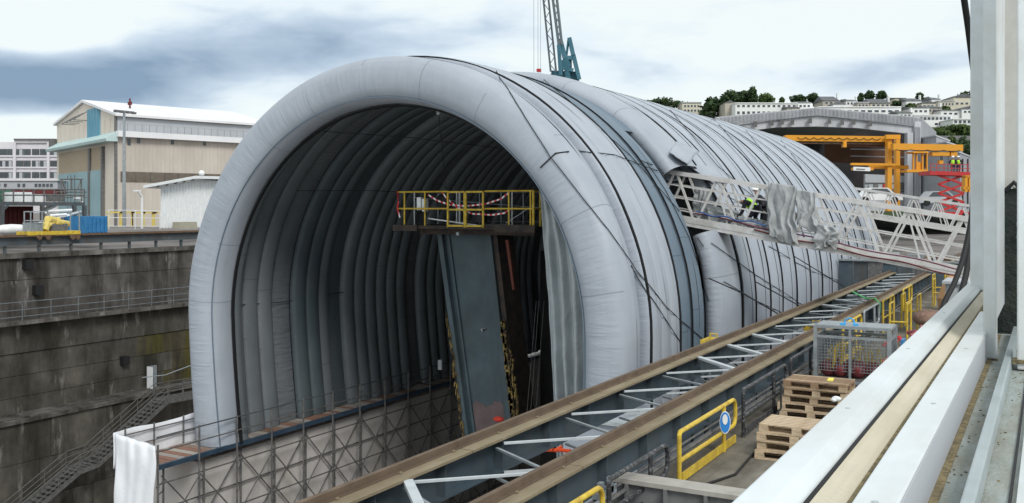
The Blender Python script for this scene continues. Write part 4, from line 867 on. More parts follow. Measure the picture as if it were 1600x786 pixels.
for i, (x, y, r) in enumerate(((-4.38, 22.5, .19), (-4.1, 22.46, .18), (-3.72, 22.48, .2), (-3.42, 22.55, .19), (-4.25, 22.85, .19), (-3.9, 22.85, .19), (-3.5, 22.9, .18), (-3.2, 22.5, .17))):
    t = thing('float_ball', ('maroon round float at the left front corner of the wire cage', 'second maroon float from the left in the cage front row', 'middle maroon float of the cage front row', 'maroon float right of the middle one in the cage', 'maroon float in the second row at left in the cage', 'maroon float in the second row at centre', 'maroon float in the second row at right', 'rightmost small maroon float in the wire cage')[i], 'float', (x, y, .30), 'maroon floats in the wire cage')
    MB().ball((x, y, .30 + r), r, n=16, m=10).build('ball', M_float, t, smooth=True); MB().lathe((x, y, .30 + 2 * r - .02), [(.05, 0), (.05, .03), (.02, .05)], n=8).build('cap', M_yel, t)
tag(MB().tube([(-4.25, 22.35, .5), (-4.2, 22.36, .95), (-4.1, 22.36, 1.12), (-4.03, 22.36, 1.0), (-4.08, 22.36, .5)], .03, n=8).build('yellow_hose', M_yel), 'yellow hose hung in a loop on the cage front', 'hose')
hs = MB(); q = [Vector((lerp(-4.4, -3.2, k / 40) , 22.7 + .12 * sin(k), .75 + .25 * sin(k * 1.1))) for k in range(41)]; tag(hs.tube(q, .02, n=5).build('coiled_hose', M_yel2), 'tangled pale yellow hose inside the wire cage', 'hose')
tag(MB().tube([(-4.05, 22.5, cz1 + .01), (-4.0, 22.5, cz1 + .14), (-3.92, 22.5, cz1 + .17), (-3.84, 22.5, cz1 + .14), (-3.80, 22.5, cz1 + .01)], .018, n=6).bb(-4.12, -4.0, 22.45, 22.5, cz1 + .012, cz1 + .05).bb(-3.84, -3.72, 22.45, 22.5, cz1 + .012, cz1 + .05).build('blue_sling', mat('bright_blue', (.05, .38, .75))), 'bright blue lifting sling on top of the wire cage', 'sling')
tag(MB().bb(-2.86, -2.80, 22.6, 23.0, 0, 1.2).build('blue_board', M_blue), 'narrow blue panel standing at the right side of the cage', 'panel')
tag(MB().bb(-5.0, -4.4, 12.6, 12.9, .0, .03).build('hose_end', M_black), 'short black hose end on the deck by the railing', 'hose')
tag(MB().bb(-2.86, -2.80, 12.45, 21.0, .004, .05).bb(-3.15, -2.8, 12.5, 18, .004, .02).build('green_edge_strip', mat('green_strip', (.06, .30, .17), (.1, .36, .22), sc=3)), 'green strip lying along the deck right of the pallets', 'strip')
tag(MB().tube([(-4.6, 13.2, .02), (-4.2, 14.5, .02), (-4.3, 16, .03), (-4.5, 17.2, .03), (-4.45, 18.4, .3), (-4.6, 19, .7)], .02, n=6).build('black_hose', M_black), 'black hose trailing along the deck left of the nearer pallet stack', 'hose')
# gear further along the deck
for i in range(14):
    a = Vector((U(-3.9, -2.4), U(26.5, 31), U(.05, .5))); b = a + Vector((U(-.5, .7), U(-1.2, 1.2), U(-.1, .3))); tag(MB().tube([a, VL(a, b, .5) + Vector((0, 0, .1)), b], U(.03, .07), n=6).build('red_hose', (M_red, M_red, mat('dull_pink', (.35, .1, .12)))[i % 3]), 'red hose in the tangled heap on the deck beyond the cage', 'hose', 'red hoses in a heap beyond the cage')
tag(MB().ball((-3.35, 33.5, .55), .55, .45, .3, n=12).build('brown_bundle', mat('brown_cloth', (.22, .13, .10), (.36, .24, .19), sc=6, bump=1, bsc=8), smooth=True), 'brown rounded bundle on the deck beyond the yellow railing', 'bundle')
tag(MB().lathe((-3.4, 42, 0), [(.5, 0), (.55, .5), (.3, 1.2), (.08, 1.5)], n=12).build('orange_bag', mat('tan_sack', (.45, .25, .12), (.55, .33, .17))), 'tan sack standing on the deck by the farthest yellow railing', 'sack')
gb = thing('machine_cabinet', 'pale grey cabinet with a lid at the deck edge near the gangway end', 'cabinet', (-2.7, 39.5, 0))
MB().bb(-3.3, -1.6, 38, 40, 0, 1.35).build('body', M_galv, gb); MB().bb(-3.4, -1.5, 37.9, 40.1, 1.36, 1.45).build('lid', M_greyp, gb); MB().bb(-3.2, -2.9, 37.95, 38, .2, 1.2).build('door', M_greyp, gb)
cw = struct('cross_kerb', MB().bb(-5.2, 0, 36.2, 36.5, 0, .45), M_beamf)
for i, (y, x) in enumerate(((31.5, -4.3), (35, -4.4), (43, -4.2), (46, -4.5))):
    t = thing('yellow_stand', ('yellow tubular stand left of the brown bundle', 'yellow tubular stand behind the brown bundle', 'yellow tubular stand by the tan sack', 'yellow tubular stand farthest along the deck')[i], 'stand', (x, y, 0), 'yellow tubular stands on the deck')
    for dx in (0, .5): MB().tube([(x + dx, y, 0), (x + dx, y, 1.15), (x + dx, y + .9, 1.15), (x + dx, y + .9, 0)], .03, n=6).build('hoop', M_yel, t)
    MB().tube([(x, y, .6), (x + .5, y, .6)], .03, n=6).build('tie_bar', M_yel, t)
# yellow boxes glimpsed below the lacing
for i, (px, py, D_) in enumerate(((1115, 527, 28), (1275, 506, 31))):
    q = P(px, py, D=D_); t = thing('yellow_skid', ('yellow steel skid in the gap between the tent sections', 'yellow steel skid seen through the lacing of the girders')[i], 'skid', q); MB().bb(q.x - .4, q.x + .5, q.y, q.y + .8, q.z - .6, q.z - .1).build('box', M_yel, t); MB().tube([q + Vector((-.1, 0, -.1)), q + Vector((-.1, 0, .1)), q + Vector((.1, 0, .1)), q + Vector((.1, 0, -.1))], .03, n=6).build('lifting_eye', M_yel, t)
hr = thing('site_hoarding', 'dark grey steel hoarding behind the gangway at the end of the track', 'hoarding', (-6, 52, 0))
for k in range(12): MB().bb(-9.6 + k * .72, -8.9 + k * .72, 52 + (k % 2) * .04, 52.1 + (k % 2) * .04, -1, 1.35).build('panel', (M_web, M_steel, M_gtube)[k % 3], hr)
MB().bb(-9.6, -1, 51.9, 52.2, 1.36, 1.45).build('cap_rail', M_galv, hr)
for i in range(9):
    x = -9 + i * .85; y = 56 + (i * 37 % 5); t = thing('equipment_box', ('low dark', 'tall grey', 'pale', 'blue grey', 'rusty', 'small pale', 'wide grey', 'narrow dark', 'squat grey')[i] + ' equipment box on the quay between the two gangways', 'box', (x, y, 0), 'equipment boxes between the gangways')
    MB().bb(x, x + U(.5, .9), y, y + .8, 0, U(.7, 1.9)).build('box', (M_web, M_greyp, M_galv, M_steel, M_rust, M_white, M_gtube, M_black, M_greyp)[i], t); MB().bb(x - .02, x + .5, y - .03, y, .1, .5).build('door', M_gtube, t)
# white ballast blocks at the foot of the mouth tube, orange lashing gear
bl = thing('ballast_block', 'pale fabric covered ballast block at the right foot of the mouth tube', 'ballast block', (-10.4, 24.6, CZ - 7))
q0 = P(885, 705, Y=24.2); q1 = P(1000, 705, Y=24.2); MB().bb(q0.x, q1.x, 24.0, 25.6, q0.z - 1.5, P(900, 655, Y=24.2).z).build('block', M_fab, bl); MB().bb(q0.x - .05, q1.x + .05, 23.9, 25.7, P(900, 655, Y=24.2).z + .004, P(900, 652, Y=24.2).z + .05).build('cover', M_curt, bl)
M_orr = mat('orange', (.7, .08, .02)); oc = thing('lashing_cord', 'bundle of orange lashing cord lying under the lacing bars', 'cord', P(850, 702, D=19))
for i in range(6): a = P(838 + i * 8, 700 + 3 * sin(i * 2), D=18.5 + .3 * i); MB().tube([a, a + Vector((U(-.2, .4), U(-.2, .3), U(-.1, .15)))], .04, n=7).build('coil', M_orr, oc)
# ---------------------------------------------------------------- gangway truss from the tent to the quay
def truss_bridge(name, label, p0, p1, h, wid, nb, m, tube=.075, chord=.16, dirw=Vector((0, 1, 0)), mids=3, deckm=None, group=None):
    """p0, p1: near bottom chord ends"""
    t = thing(name, label, 'gangway', p0, group); up = Vector((0, 0, h)); wv = dirw * wid
    for k, o_ in enumerate((Vector((0, 0, 0)), wv)):
        MB().beam(p0 + o_ + up, p1 + o_ + up, chord, chord * .9).build('top_chord', m, t)
        MB().beam(p0 + o_, p1 + o_, chord, chord).build('bottom_chord', m, t)
        for i in range(nb):
            a, b = VL(p0, p1, i / nb) + o_, VL(p0, p1, (i + .5) / nb) + o_; c = VL(p0, p1, (i + 1) / nb) + o_
            MB().beam(a, b + up, tube, tube).build('diagonal', m, t); MB().beam(b + up + (c - b) * .12, c, tube, tube).build('diagonal', m, t)
            MB().beam(b + up * 1.0, b + up * .0 + (c - b) * .55, tube * .7, tube * .7).build('strut', m, t) if k == 0 and i % 2 else None
        for j in range(1, mids + 1): f = j / (mids + 1); MB().beam(p0 + o_ + up * f, p1 + o_ + up * f, .045, .045).build('guard_rail', m, t)
    if deckm:
        n = max(6, round((p1 - p0).length / .6)); 
        for i in range(n): a, b = VL(p0, p1, (i + .02) / n), VL(p0, p1, (i + .98) / n); a = a + Vector((0, .06, .07)); b = b + Vector((0, .06, .07)); MB().add([a, b, b + wv * .9, a + wv * .9] + [q + Vector((0, 0, .04)) for q in (a, b, b + wv * .9, a + wv * .9)], [(3, 2, 1, 0), (4, 5, 6, 7), (0, 1, 5, 4), (1, 2, 6, 5), (2, 3, 7, 6), (3, 0, 4, 7)]).build('deck_panel', deckm, t)
        MB().beam(p0 + Vector((0, -.08, .16)), p1 + Vector((0, -.08, .16)), .03, .22).build('toe_board', m, t)
    return t
GY = 32.8
M_wsteel = mat('worn_white_steel', (.60, .60, .60), (.72, .72, .72), rough=.5, sc=3, stain=(.30, .27, .24), st=.6, ssc=(3, 3, 3))
g0, g1 = P(1022, 340, Y=GY), P(1545, 437, Y=GY)
gh = P(1286, 311, Y=GY).z - P(1286, 393, Y=GY).z
gw = truss_bridge('gangway', 'white steel truss gangway with guard rails sloping from the tent to the quay', g0, g1, gh, 1.25, 7, M_wsteel, deckm=M_galv)
def on_g(px, f=0, dy=0):                                                     # point over the near truss at a pixel column, f of its height
    x = P(px, 380, Y=GY).x; u = (x - g0.x) / (g1.x - g0.x); q = VL(g0, g1, u); return q + Vector((0, dy, gh * f))
fg0, fg1 = P(1335, 335, Y=60), P(1560, 372, Y=60)
truss_bridge('gangway', 'second, more distant white gangway behind the end of the tent', fg0, fg1, 1.55, 1.3, 6, M_wsteel, tube=.07, mids=1, deckm=M_galv)
# hoses and cables lying along the gangway
for i, (m, f, lb) in enumerate(((mat('purple_cable', (.16, .05, .08)), .24, 'dark red cable lying along the gangway deck'), (mat('blue_cable', (.06, .12, .30)), .27, 'blue cable lying along the gangway under the worker'), (M_maroon, .12, 'maroon hose hanging outside the gangway bottom chord'))):
    x0, x1 = ((1085, 1500), (1090, 1200), (1180, 1500))[i]
    q = [on_g(lerp(x0, x1, k / 24), f + .02 * sin(k * .7 + i) - .006 * k * (i != 1), -.08 - .03 * i) for k in range(25)]; tag(MB().tube(q, .028, n=6).build('cable', m), lb, 'cable')

M_tarp = mat('grey_tarpaulin', (.30, .315, .325), (.40, .415, .425), rough=.42, sc=2, bump=.3, bsc=2.5, spec=.5)
def drape(px0, px1, ftop, fbot0, fbot1, label, seed, dy=-.16, ns=5, name='tarpaulin'):
    def fn(u, v):
        x = lerp(px0, px1, u); fb = lerp(fbot0, fbot1, u) + .10 * noise.noise(Vector((u * 4, seed, 0)))
        f = lerp(ftop, fb, v); p = on_g(x, f, dy); am = .045 + .07 * v
        w_ = 1 - 2 * abs(sin(u * ns * 2.2 + 5 * noise.noise(Vector((u * 1.5, v * 1.8, seed))) + v * 2.2 + seed)); w2 = noise.noise(Vector((u * 4 + v * 3, v * 5 - u * 2, seed + 9))); w3 = abs(noise.noise(Vector((u * 7 - v * 5, v * 9, seed + 3))))
        return p + Vector((.10 * w2 * v + (.08 * sin(v * 4 + seed)) * v, -am * (w_ + 1) * .8 + .04 * w2 - .02 * w3, .04 * w_ * v + (0 if v > .03 else .06)))
    o = tag(MB().grid(fn, 46, 36).build(name, M_tarp, smooth=True), label, 'tarpaulin'); o.modifiers.new('t', 'SOLIDIFY').thickness = .015; return o
drape(1203, 1247, 1.08, .05, -.02, 'big grey tarpaulin hanging folded over the gangway rail beside the worker', 3)
drape(1246, 1276, 1.02, .38, .30, 'shorter grey tarpaulin hanging over the gangway top rail', 5, ns=3)
drape(1276, 1312, .42, -.02, .12, 'crumpled grey sheet stuffed low between the gangway bars', 8, ns=3)
drape(1150, 1200, .30, .06, .04, 'heap of grey sheeting on the gangway deck at the feet of the worker', 11, dy=.3, ns=4)
drape(1098, 1150, .40, .1, .1, 'loose grey sheeting bunched on the gangway deck near the tent', 13, dy=.4, ns=4)
drape(1075, 1098, .72, .15, .1, 'clear plastic like grey sheet stretched behind the gangway bars next to the tent', 15, dy=.7, ns=2)
# hood of tent fabric folded up over the gangway
def pl3(a, b, c, u): return (lerp(a[0], b[0], u * 2), lerp(a[1], b[1], u * 2)) if u < .5 else (lerp(b[0], c[0], u * 2 - 1), lerp(b[1], c[1], u * 2 - 1))
def near(px, py, lift): q = on_tent(px, py, .02); return q - (q - EYE).normalized() * lift
def hood(u, v):
    lift = .55 * sin(pi * min(1, .1 + u * .9)) ** .6
    base = near(*pl3((1056, 222), (1098, 240), (1136, 286), u), .01); ridge = near(*pl3((1046, 240), (1080, 262), (1114, 288), u), lift)
    return VL(base, ridge, v) + Vector((.05 * noise.noise(Vector((u * 9, v * 5, 0))), .04 * noise.noise(Vector((u * 8, v * 6, 5))), .05 * sin(v * pi)))
def hood_in(u, v):
    low = near(*pl3((1045, 252), (1060, 272), (1106, 290), u), .03); return VL(hood(u, 1), low, v)
o = MB().grid(hood, 30, 10).build('entrance_hood', M_fab, rear, smooth=True); o.modifiers.new('t', 'SOLIDIFY').thickness = .03

# ---------------------------------------------------------------- people
def skin_mesh(name, verts, edges, rad, m, parent, sub=1):
    me = bpy.data.meshes.new(name); off = wloc(parent); me.from_pydata([Vector(v) - off for v in verts], edges, []); me.materials.append(m)
    o = bpy.data.objects.new(name, me); C.objects.link(o); o.parent = parent
    sk = o.modifiers.new('skin', 'SKIN'); sk.use_smooth_shade = True
    for i, r in enumerate(rad): me.skin_vertices[0].data[i].radius = (r, r) if not isinstance(r, tuple) else r
    me.skin_vertices[0].data[0].use_root = True
    o.modifiers.new('sub', 'SUBSURF').levels = sub; o.modifiers['sub'].render_levels = sub; return o
M_skin = mat('skin', (.42, .24, .17), rough=.6); M_hiv = mat('hi_vis', (.45, .85, .05), (.5, .9, .08), rough=.6, sc=5); M_navy = mat('dark_workwear', (.018, .02, .028), (.03, .032, .042), rough=.85, sc=5)
M_helm = mat('white_helmet', (.82, .83, .84), rough=.3)
def person(label, base, J, jacket=M_navy, trouser=M_navy, vest=None, helmet=True, group=None, face=Vector((-1, 0, 0))):
    """J: joint positions relative to base: pelvis, chest, neck, head, then elbow, hand, knee, foot for both sides"""
    t = thing('person', label, 'person', base, group); B = Vector(base); g = lambda k: B + Vector(J[k])
    sh = [g('chest') + Vector(J['side']) * s_ * .19 for s_ in (-1, 1)]; hp = [g('pelvis') + Vector(J['side']) * s_ * .10 for s_ in (-1, 1)]
    V = [g('pelvis'), VL(g('pelvis'), g('chest'), .5), g('chest'), g('neck'), g('head')]; E_ = [(0, 1), (1, 2), (2, 3), (3, 4)]; r = [.13, .125, .13, .055, .095]
    for i, s_ in enumerate('lr'):
        n0 = len(V); V += [sh[i], g('elbow_' + s_), g('hand_' + s_), g('hand_' + s_) + (g('hand_' + s_) - g('elbow_' + s_)).normalized() * .10]; E_ += [(2, n0), (n0, n0 + 1), (n0 + 1, n0 + 2), (n0 + 2, n0 + 3)]; r += [.065, .047, .032, (.04, .018)]
        n0 = len(V); ft = g('foot_' + s_); V += [hp[i], g('knee_' + s_), ft, ft + face * .16 + Vector((0, 0, -.03))]; E_ += [(0, n0), (n0, n0 + 1), (n0 + 1, n0 + 2), (n0 + 2, n0 + 3)]; r += [.085, .06, .045, .04]
    skin_mesh('body', V, E_, r, M_skin, t)
    hd_ = g('head'); f = face.normalized(); up = (g('head') - g('neck')).normalized(); sd_ = f.cross(up).normalized()
    MB().ball(hd_ + f * .095 - up * .01, .02, .02, .025, n=6, m=5).build('nose', M_skin, t, smooth=True)
    for s_ in (-1, 1): MB().ball(hd_ + f * .085 + sd_ * s_ * .035 + up * .02, .012, n=6, m=4).build('eye', M_black, t); MB().ball(hd_ + sd_ * s_ * .095, .02, .02, .03, n=6, m=4).build('ear', M_skin, t)
    MB().box(hd_ + f * .09 - up * .055, (.03, .03, .01)).build('mouth', M_maroon, t)
    Vj = V[:3] + [VL(V[2], V[3], .6)]; Ej = [(0, 1), (1, 2), (2, 3)]; rj = [.155, .155, .165, .085]
    for i, s_ in enumerate('lr'): n0 = len(Vj); e_, h_ = g('elbow_' + s_), g('hand_' + s_); Vj += [sh[i], e_, VL(e_, h_, .85)]; Ej += [(2, n0), (n0, n0 + 1), (n0 + 1, n0 + 2)]; rj += [.085, .065, .05]
    skin_mesh('jacket', Vj, Ej, rj, jacket, t)
    Vt = [V[0]]; Et = []; rt_ = [.15]
    for i, s_ in enumerate('lr'): n0 = len(Vt); Vt += [hp[i], g('knee_' + s_), VL(g('knee_' + s_), g('foot_' + s_), .92)]; Et += [(0, n0), (n0, n0 + 1), (n0 + 1, n0 + 2)]; rt_ += [.11, .082, .065]
    skin_mesh('trousers', Vt, Et, rt_, trouser, t)
    if vest: skin_mesh('vest', [V[0], V[1], V[2], VL(V[2], V[3], .3)], [(0, 1), (1, 2), (2, 3)], [.172, .178, .19, .12], vest, t)
    if helmet:
        mb = MB(); c = hd_ + up * .045; a_, b_ = sd_, f
        prof = [(.0, .115), (.06, .105), (.105, .07), (.125, .0), (.15, -.012), (.125, -.015)]; n = 14; vs = [c + (a_ * cos(2 * pi * k / n) + b_ * sin(2 * pi * k / n) * 1.12) * max(r_, .002) + up * z_ for r_, z_ in prof for k in range(n)]
        mb.add(vs, [(i * n + k, i * n + (k + 1) % n, (i + 1) * n + (k + 1) % n, (i + 1) * n + k) for i in range(len(prof) - 1) for k in range(n)]); mb.build('helmet', M_helm, t, smooth=True)
    for i, s_ in enumerate('lr'): ft = g('foot_' + s_); MB().box(ft + face * .06 + Vector((0, 0, -.04)), (.28 if abs(face.x) > .7 else .11, .11 if abs(face.x) > .7 else .28, .09)).build('boot', M_black, t)
    return t
# worker bending forward to the left on the gangway; second one just behind him
b0 = on_g(1170, .10, .55)
person('worker in dark clothes and yellow green vest bending forward on the gangway', b0,
       dict(side=(0, 1, 0), pelvis=(.12, 0, .72), chest=(-.22, -.02, .98), neck=(-.34, -.02, 1.0), head=(-.46, -.02, .98), elbow_l=(-.32, -.22, .62), hand_l=(-.55, -.22, .36), elbow_r=(.12, .22, .78), hand_r=(.36, .2, .6),
            knee_l=(-.12, -.14, .42), foot_l=(.06, -.14, .08), knee_r=(.02, .14, .42), foot_r=(.28, .14, .08)), vest=M_hiv)
b1 = on_g(1182, .10, 1.0)
person('second worker in black jacket standing half hidden behind the bending one', b1,
       dict(side=(0, 1, 0), pelvis=(.05, 0, .80), chest=(-.18, 0, 1.18), neck=(-.26, 0, 1.30), head=(-.30, 0, 1.42), elbow_l=(-.25, -.26, .92), hand_l=(-.42, -.2, .72), elbow_r=(.05, .26, .95), hand_r=(-.2, .25, .75),
            knee_l=(-.05, -.12, .45), foot_l=(.05, -.12, .08), knee_r=(.0, .12, .45), foot_r=(.1, .12, .08)))
# ---------------------------------------------------------------- far hangar, gantry crane, scissor lift
M_corr = mat('pale_corrugated', (.47, .48, .51), (.55, .56, .59), rough=.6, sc=.4, stain=(.27, .27, .29), st=.4, ssc=(.8, .8, .2)); M_corrd = mat('grey_corrugated', (.29, .305, .335), (.35, .365, .395), rough=.6, sc=.4)
M_or = mat('orange_paint', (.70, .30, .02), (.78, .36, .03), rough=.5, sc=2, stain=(.35, .16, .04), st=.35, ssc=(2, 2, 2))
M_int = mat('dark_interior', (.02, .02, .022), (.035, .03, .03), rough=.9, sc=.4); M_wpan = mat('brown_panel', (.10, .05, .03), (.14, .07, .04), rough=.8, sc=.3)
HD = 125.0
fh = thing('repair_hall', 'large grey open fronted hall with a shallow corrugated roof behind the tent', 'hall', P(1290, 330, D=HD))
def face(poly, dep, D=HD): return MB().prism([P(x, y, D=D) for x, y in poly][::-1], FW * dep)
face([(1119, 183), (1276, 168), (1438, 183), (1438, 198), (1276, 180), (1119, 199)], 1.2).build('roof_edge', M_corr, fh)
face([(1119, 197), (1276, 181), (1430, 197), (1430, 210), (1340, 200), (1276, 197.5), (1212, 199), (1119, 211)], .8, HD + .3).build('lower_fascia', M_corr, fh)
face([(1119, 183.5), (1276, 168.5), (1438, 183.5), (1438, 186), (1276, 171), (1119, 186)], 60, HD + 1.21).build('roof', M_corrd, fh)
def fy(x): return 168 + (15 * (1276 - x) / 157 if x < 1276 else 15 * (x - 1276) / 162)
for i in range(150):
    x = 1120 + i * 2.13; y = fy(x); a, b = P(x, y + .6, D=HD - .1), P(x, y + 12.6, D=HD - .1); MB().beam(a, b, .07, .12, up=FW).build('corrugation', M_corr, fh)
for x in (1180, 1206, 1222, 1238, 1266, 1296, 1316, 1334, 1360): MB().box(P(x, fy(x) + 17 + (0 if abs(x - 1276) > 50 else 2), D=HD - .3), (.35, .5, .7)).build('bracket', M_gtube, fh)
face([(1418, 207), (1427, 207), (1427, 330), (1418, 330)], 1.0, HD - .2).build('column', M_corr, fh); face([(1429, 190), (1439, 190), (1439, 330), (1429, 330)], 1.2, HD - .2).build('column', M_corr, fh)
for i in range(5): face([(1430 + i * 1.9, 198), (1430.7 + i * 1.9, 198), (1430.7 + i * 1.9, 320), (1430 + i * 1.9, 320)], .15, HD - .35).build('corrugation', M_corr, fh)
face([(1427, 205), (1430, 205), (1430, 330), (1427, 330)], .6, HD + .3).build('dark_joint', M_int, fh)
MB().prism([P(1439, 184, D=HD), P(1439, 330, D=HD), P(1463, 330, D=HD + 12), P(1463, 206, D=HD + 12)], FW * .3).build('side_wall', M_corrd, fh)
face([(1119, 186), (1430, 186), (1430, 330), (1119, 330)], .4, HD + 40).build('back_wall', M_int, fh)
face([(1119, 240), (1418, 262), (1418, 330), (1119, 330)], .4, HD + 3).build('low_wall', M_int, fh) if False else None
face([(1290, 224), (1420, 236), (1420, 262), (1290, 252)], .5, HD + 14).build('wood_panel', M_wpan, fh)
face([(1352, 272), (1418, 275), (1418, 330), (1352, 330)], .6, HD + 2).build('low_wall', M_greyp, fh)
for y0, y1 in ((285, 286.2), (298, 299.2)): face([(1352, y0), (1418, y0 + .6), (1418, y1 + .6), (1352, y1)], .2, HD + 1.8).build('wall_joint', M_gtube, fh)
for i, m in enumerate((M_greyp, M_gtube, M_greyp, M_red, M_gtube, M_greyp, M_yel, M_gtube)): face([(1358 + i * 7.2, 288), (1364 + i * 7.2, 288), (1364 + i * 7.2, 295), (1358 + i * 7.2, 295)], .15, HD + 1.6).build('notice_panel', m, fh)
for y in (232, 243): face([(1330, y), (1417, y + 2), (1417, y + 3.5), (1330, y + 1.5)], .3, HD + 10).build('light_beam', M_greyp, fh)
annex = [('annex nearest the hall with vertical dark joints', 1463, 1480, 212, HD - 4), ('annex in the middle behind the red lift', 1480, 1500, 222, HD - 7), ('annex at the far right behind the red lift', 1500, 1516, 238, HD - 10)]
for lb, x0, x1, y0, D in annex:
    t = thing('annex_building', 'grey clad ' + lb, 'building', P((x0 + x1) / 2, 330, D=D), 'grey annex buildings')
    MB().prism([P(x0, y0, D=D), P(x0, 332, D=D), P(x1 + 4, 332, D=D), P(x1 + 4, y0 + 8, D=D)], FW * 8).build('wall', M_corrd, t); MB().prism([P(x0 - 1, y0 - 1.5, D=D - .1), P(x0 - 1, y0 + .5, D=D - .1), P(x1 + 5, y0 + 9, D=D - .1), P(x1 + 5, y0 + 7, D=D - .1)], FW * 8.3).build('roof', M_corr, t)
    for x in (x0 + 4, x1 - 4): face([(x, y0 + 10), (x + 1.4, y0 + 10), (x + 1.4, 325), (x, 325)], .2, D - .12).build('dark_joint', M_int, t)

# orange gantry crane
KD = 96
gc = thing('gantry_crane', 'orange gantry crane with twin columns, long beams and an operator cab', 'gantry crane', P(1398, 330, D=KD))
def gbx(n_, x0, x1, y0, y1, D=KD, dep=.6, m=M_or, sl=0): return MB().prism([P(x0, y0, D=D), P(x0, y1, D=D), P(x1, y1 + sl, D=D), P(x1, y0 + sl, D=D)], FW * dep).build(n_, m, gc)
gbx('main_beam', 1228, 1388, 211, 220, KD + 1, 1.0, sl=2); gbx('main_beam', 1228, 1388, 222, 224, KD + 1.2, .6, m=M_rust, sl=2); gbx('beam_box', 1318, 1323, 221, 230, KD + .8)
gbx('lower_beam', 1323, 1400, 223, 229, KD + 1.5, .5, m=M_wpan)
for x0, x1 in ((1387, 1394), (1400.5, 1406.5)): gbx('column', x0, x1, 211, 330, KD + (0 if x0 < 1390 else 3), .7)
gbx('column_head', 1385, 1407, 210.5, 217, KD - .3, .5); gbx('cantilever_beam', 1396, 1505, 224, 234, KD - 1.2, .7, sl=2.0)
gbx('platform_beam', 1330, 1400, 254.5, 258, KD - .2, .3, sl=1); gbx('platform_beam', 1358, 1420, 258.5, 264, KD + .5, .3); gbx('platform_edge', 1332, 1365, 262, 266, KD - .1, .4)
gbx('hoist_trolley', 1457, 1484, 237.5, 243.5, KD - 1.2, .9); gbx('hoist_motor', 1486, 1496, 237.5, 244, KD - 1.2, .9); gbx('hoist_hook', 1468, 1474, 250, 257, KD - 1, .5)
for x in (1470, 1472): MB().tube([P(x, 243, D=KD - 1), P(x, 251, D=KD - 1)], .04, n=5).build('hoist_cable', M_black, gc)
for k in range(10): x = 1246 + k * 13; MB().tube([P(x + 13 * j / 5, 214.5 + 3 * sin(pi * j / 5) + (x - 1246) * .012, D=KD + .9) for j in range(6)], .035, n=4).build('festoon_cable', M_black, gc)
for k in range(4): x = 1400 + k * 25; MB().tube([P(x + 25 * j / 5, 234 + 1.5 * sin(pi * j / 5) + (x - 1400) * .018, D=KD - 1.3) for j in range(6)], .04, n=4).build('festoon_cable', M_black, gc)
# cab
for x in (1427, 1432, 1448): gbx('cab_post', x, x + 1.6, 237, 269, KD - 1.5, .3)
gbx('cab_floor', 1417, 1450, 265, 269, KD - 1.8, 1.5); gbx('cab_roof', 1427, 1451, 236.5, 239, KD - 1.8, 1.8); gbx('cab_back', 1441, 1443, 238, 265, KD - 1.5, .3); gbx('cab_window', 1443, 1448, 242, 262, KD - 1.2, .1, m=M_glass); gbx('cab_panel', 1433, 1441, 253, 265, KD - 1.3, .2)
tag(face([(1334, 260.5), (1360, 261.5), (1360, 267.5), (1334, 266.5)], .2, KD - .6).build('signboard', M_white), 'white lettered board fixed beside the orange crane column', 'signboard')
tag(face([(1338, 263.2), (1352, 263.8), (1352, 264.9), (1338, 264.3)], .05, KD - .68).build('board_lettering', M_gtube), 'dark line of lettering on the white board', 'lettering')
# lower orange machine right
om = thing('orange_machine', 'orange frame machine standing at the right foot of the red lift', 'machine', P(1512, 300, D=70)); 
for a in ((1508, 1512, 275, 300), (1514, 1518, 275, 300), (1508, 1520, 274, 278), (1506, 1522, 292, 296)): face([(a[0], a[2]), (a[1], a[2]), (a[1], a[3]), (a[0], a[3])], .5, 70).build('frame_bar', M_or, om)

LD = 80.0
sl_ = thing('scissor_lift', 'red scissor lift raised with its work platform in front of the grey hall', 'scissor lift', P(1485, 338, D=LD))
def lb_(n_, x0, y0, x1, y1, w_=.16, D=LD, m=M_red): return MB().beam(P(x0, y0, D=D), P(x1, y1, D=D), w_, w_).build(n_, m, sl_)
face([(1453, 267), (1522, 269), (1522, 275), (1453, 273)], 2.2, LD).build('deck', M_red, sl_)
for dd in (0, 2.2):
    for y in (256, 262): lb_('rail', 1453.5, y, 1522, y + 1.5, .05, LD + dd)
    for x in (1454, 1464, 1475, 1487, 1500, 1512): lb_('post', x, 256, x, 268, .05, LD + dd)
for dd in (.3, 1.9):
    for y0, y1 in ((274, 288), (288, 302), (302, 316), (316, 331)): 
        a, b = (1468, 1503) if True else 0
        lb_('scissor_arm', 1466, y0 if (y0 - 274) % 28 == 0 else y1, 1506, y1 if (y0 - 274) % 28 == 0 else y0, .17, LD + dd); lb_('scissor_arm', 1506, y0 if (y0 - 274) % 28 == 0 else y1, 1466, y1 if (y0 - 274) % 28 == 0 else y0, .17, LD + dd + .1)
face([(1456, 331), (1514, 331), (1514, 337), (1456, 337)], 2.2, LD).build('chassis', M_red, sl_)
for x in (1462, 1508): q = P(x, 337, D=LD - .05); MB().tube([q, q + FW * .3], .25, n=12).build('wheel', M_black, sl_)
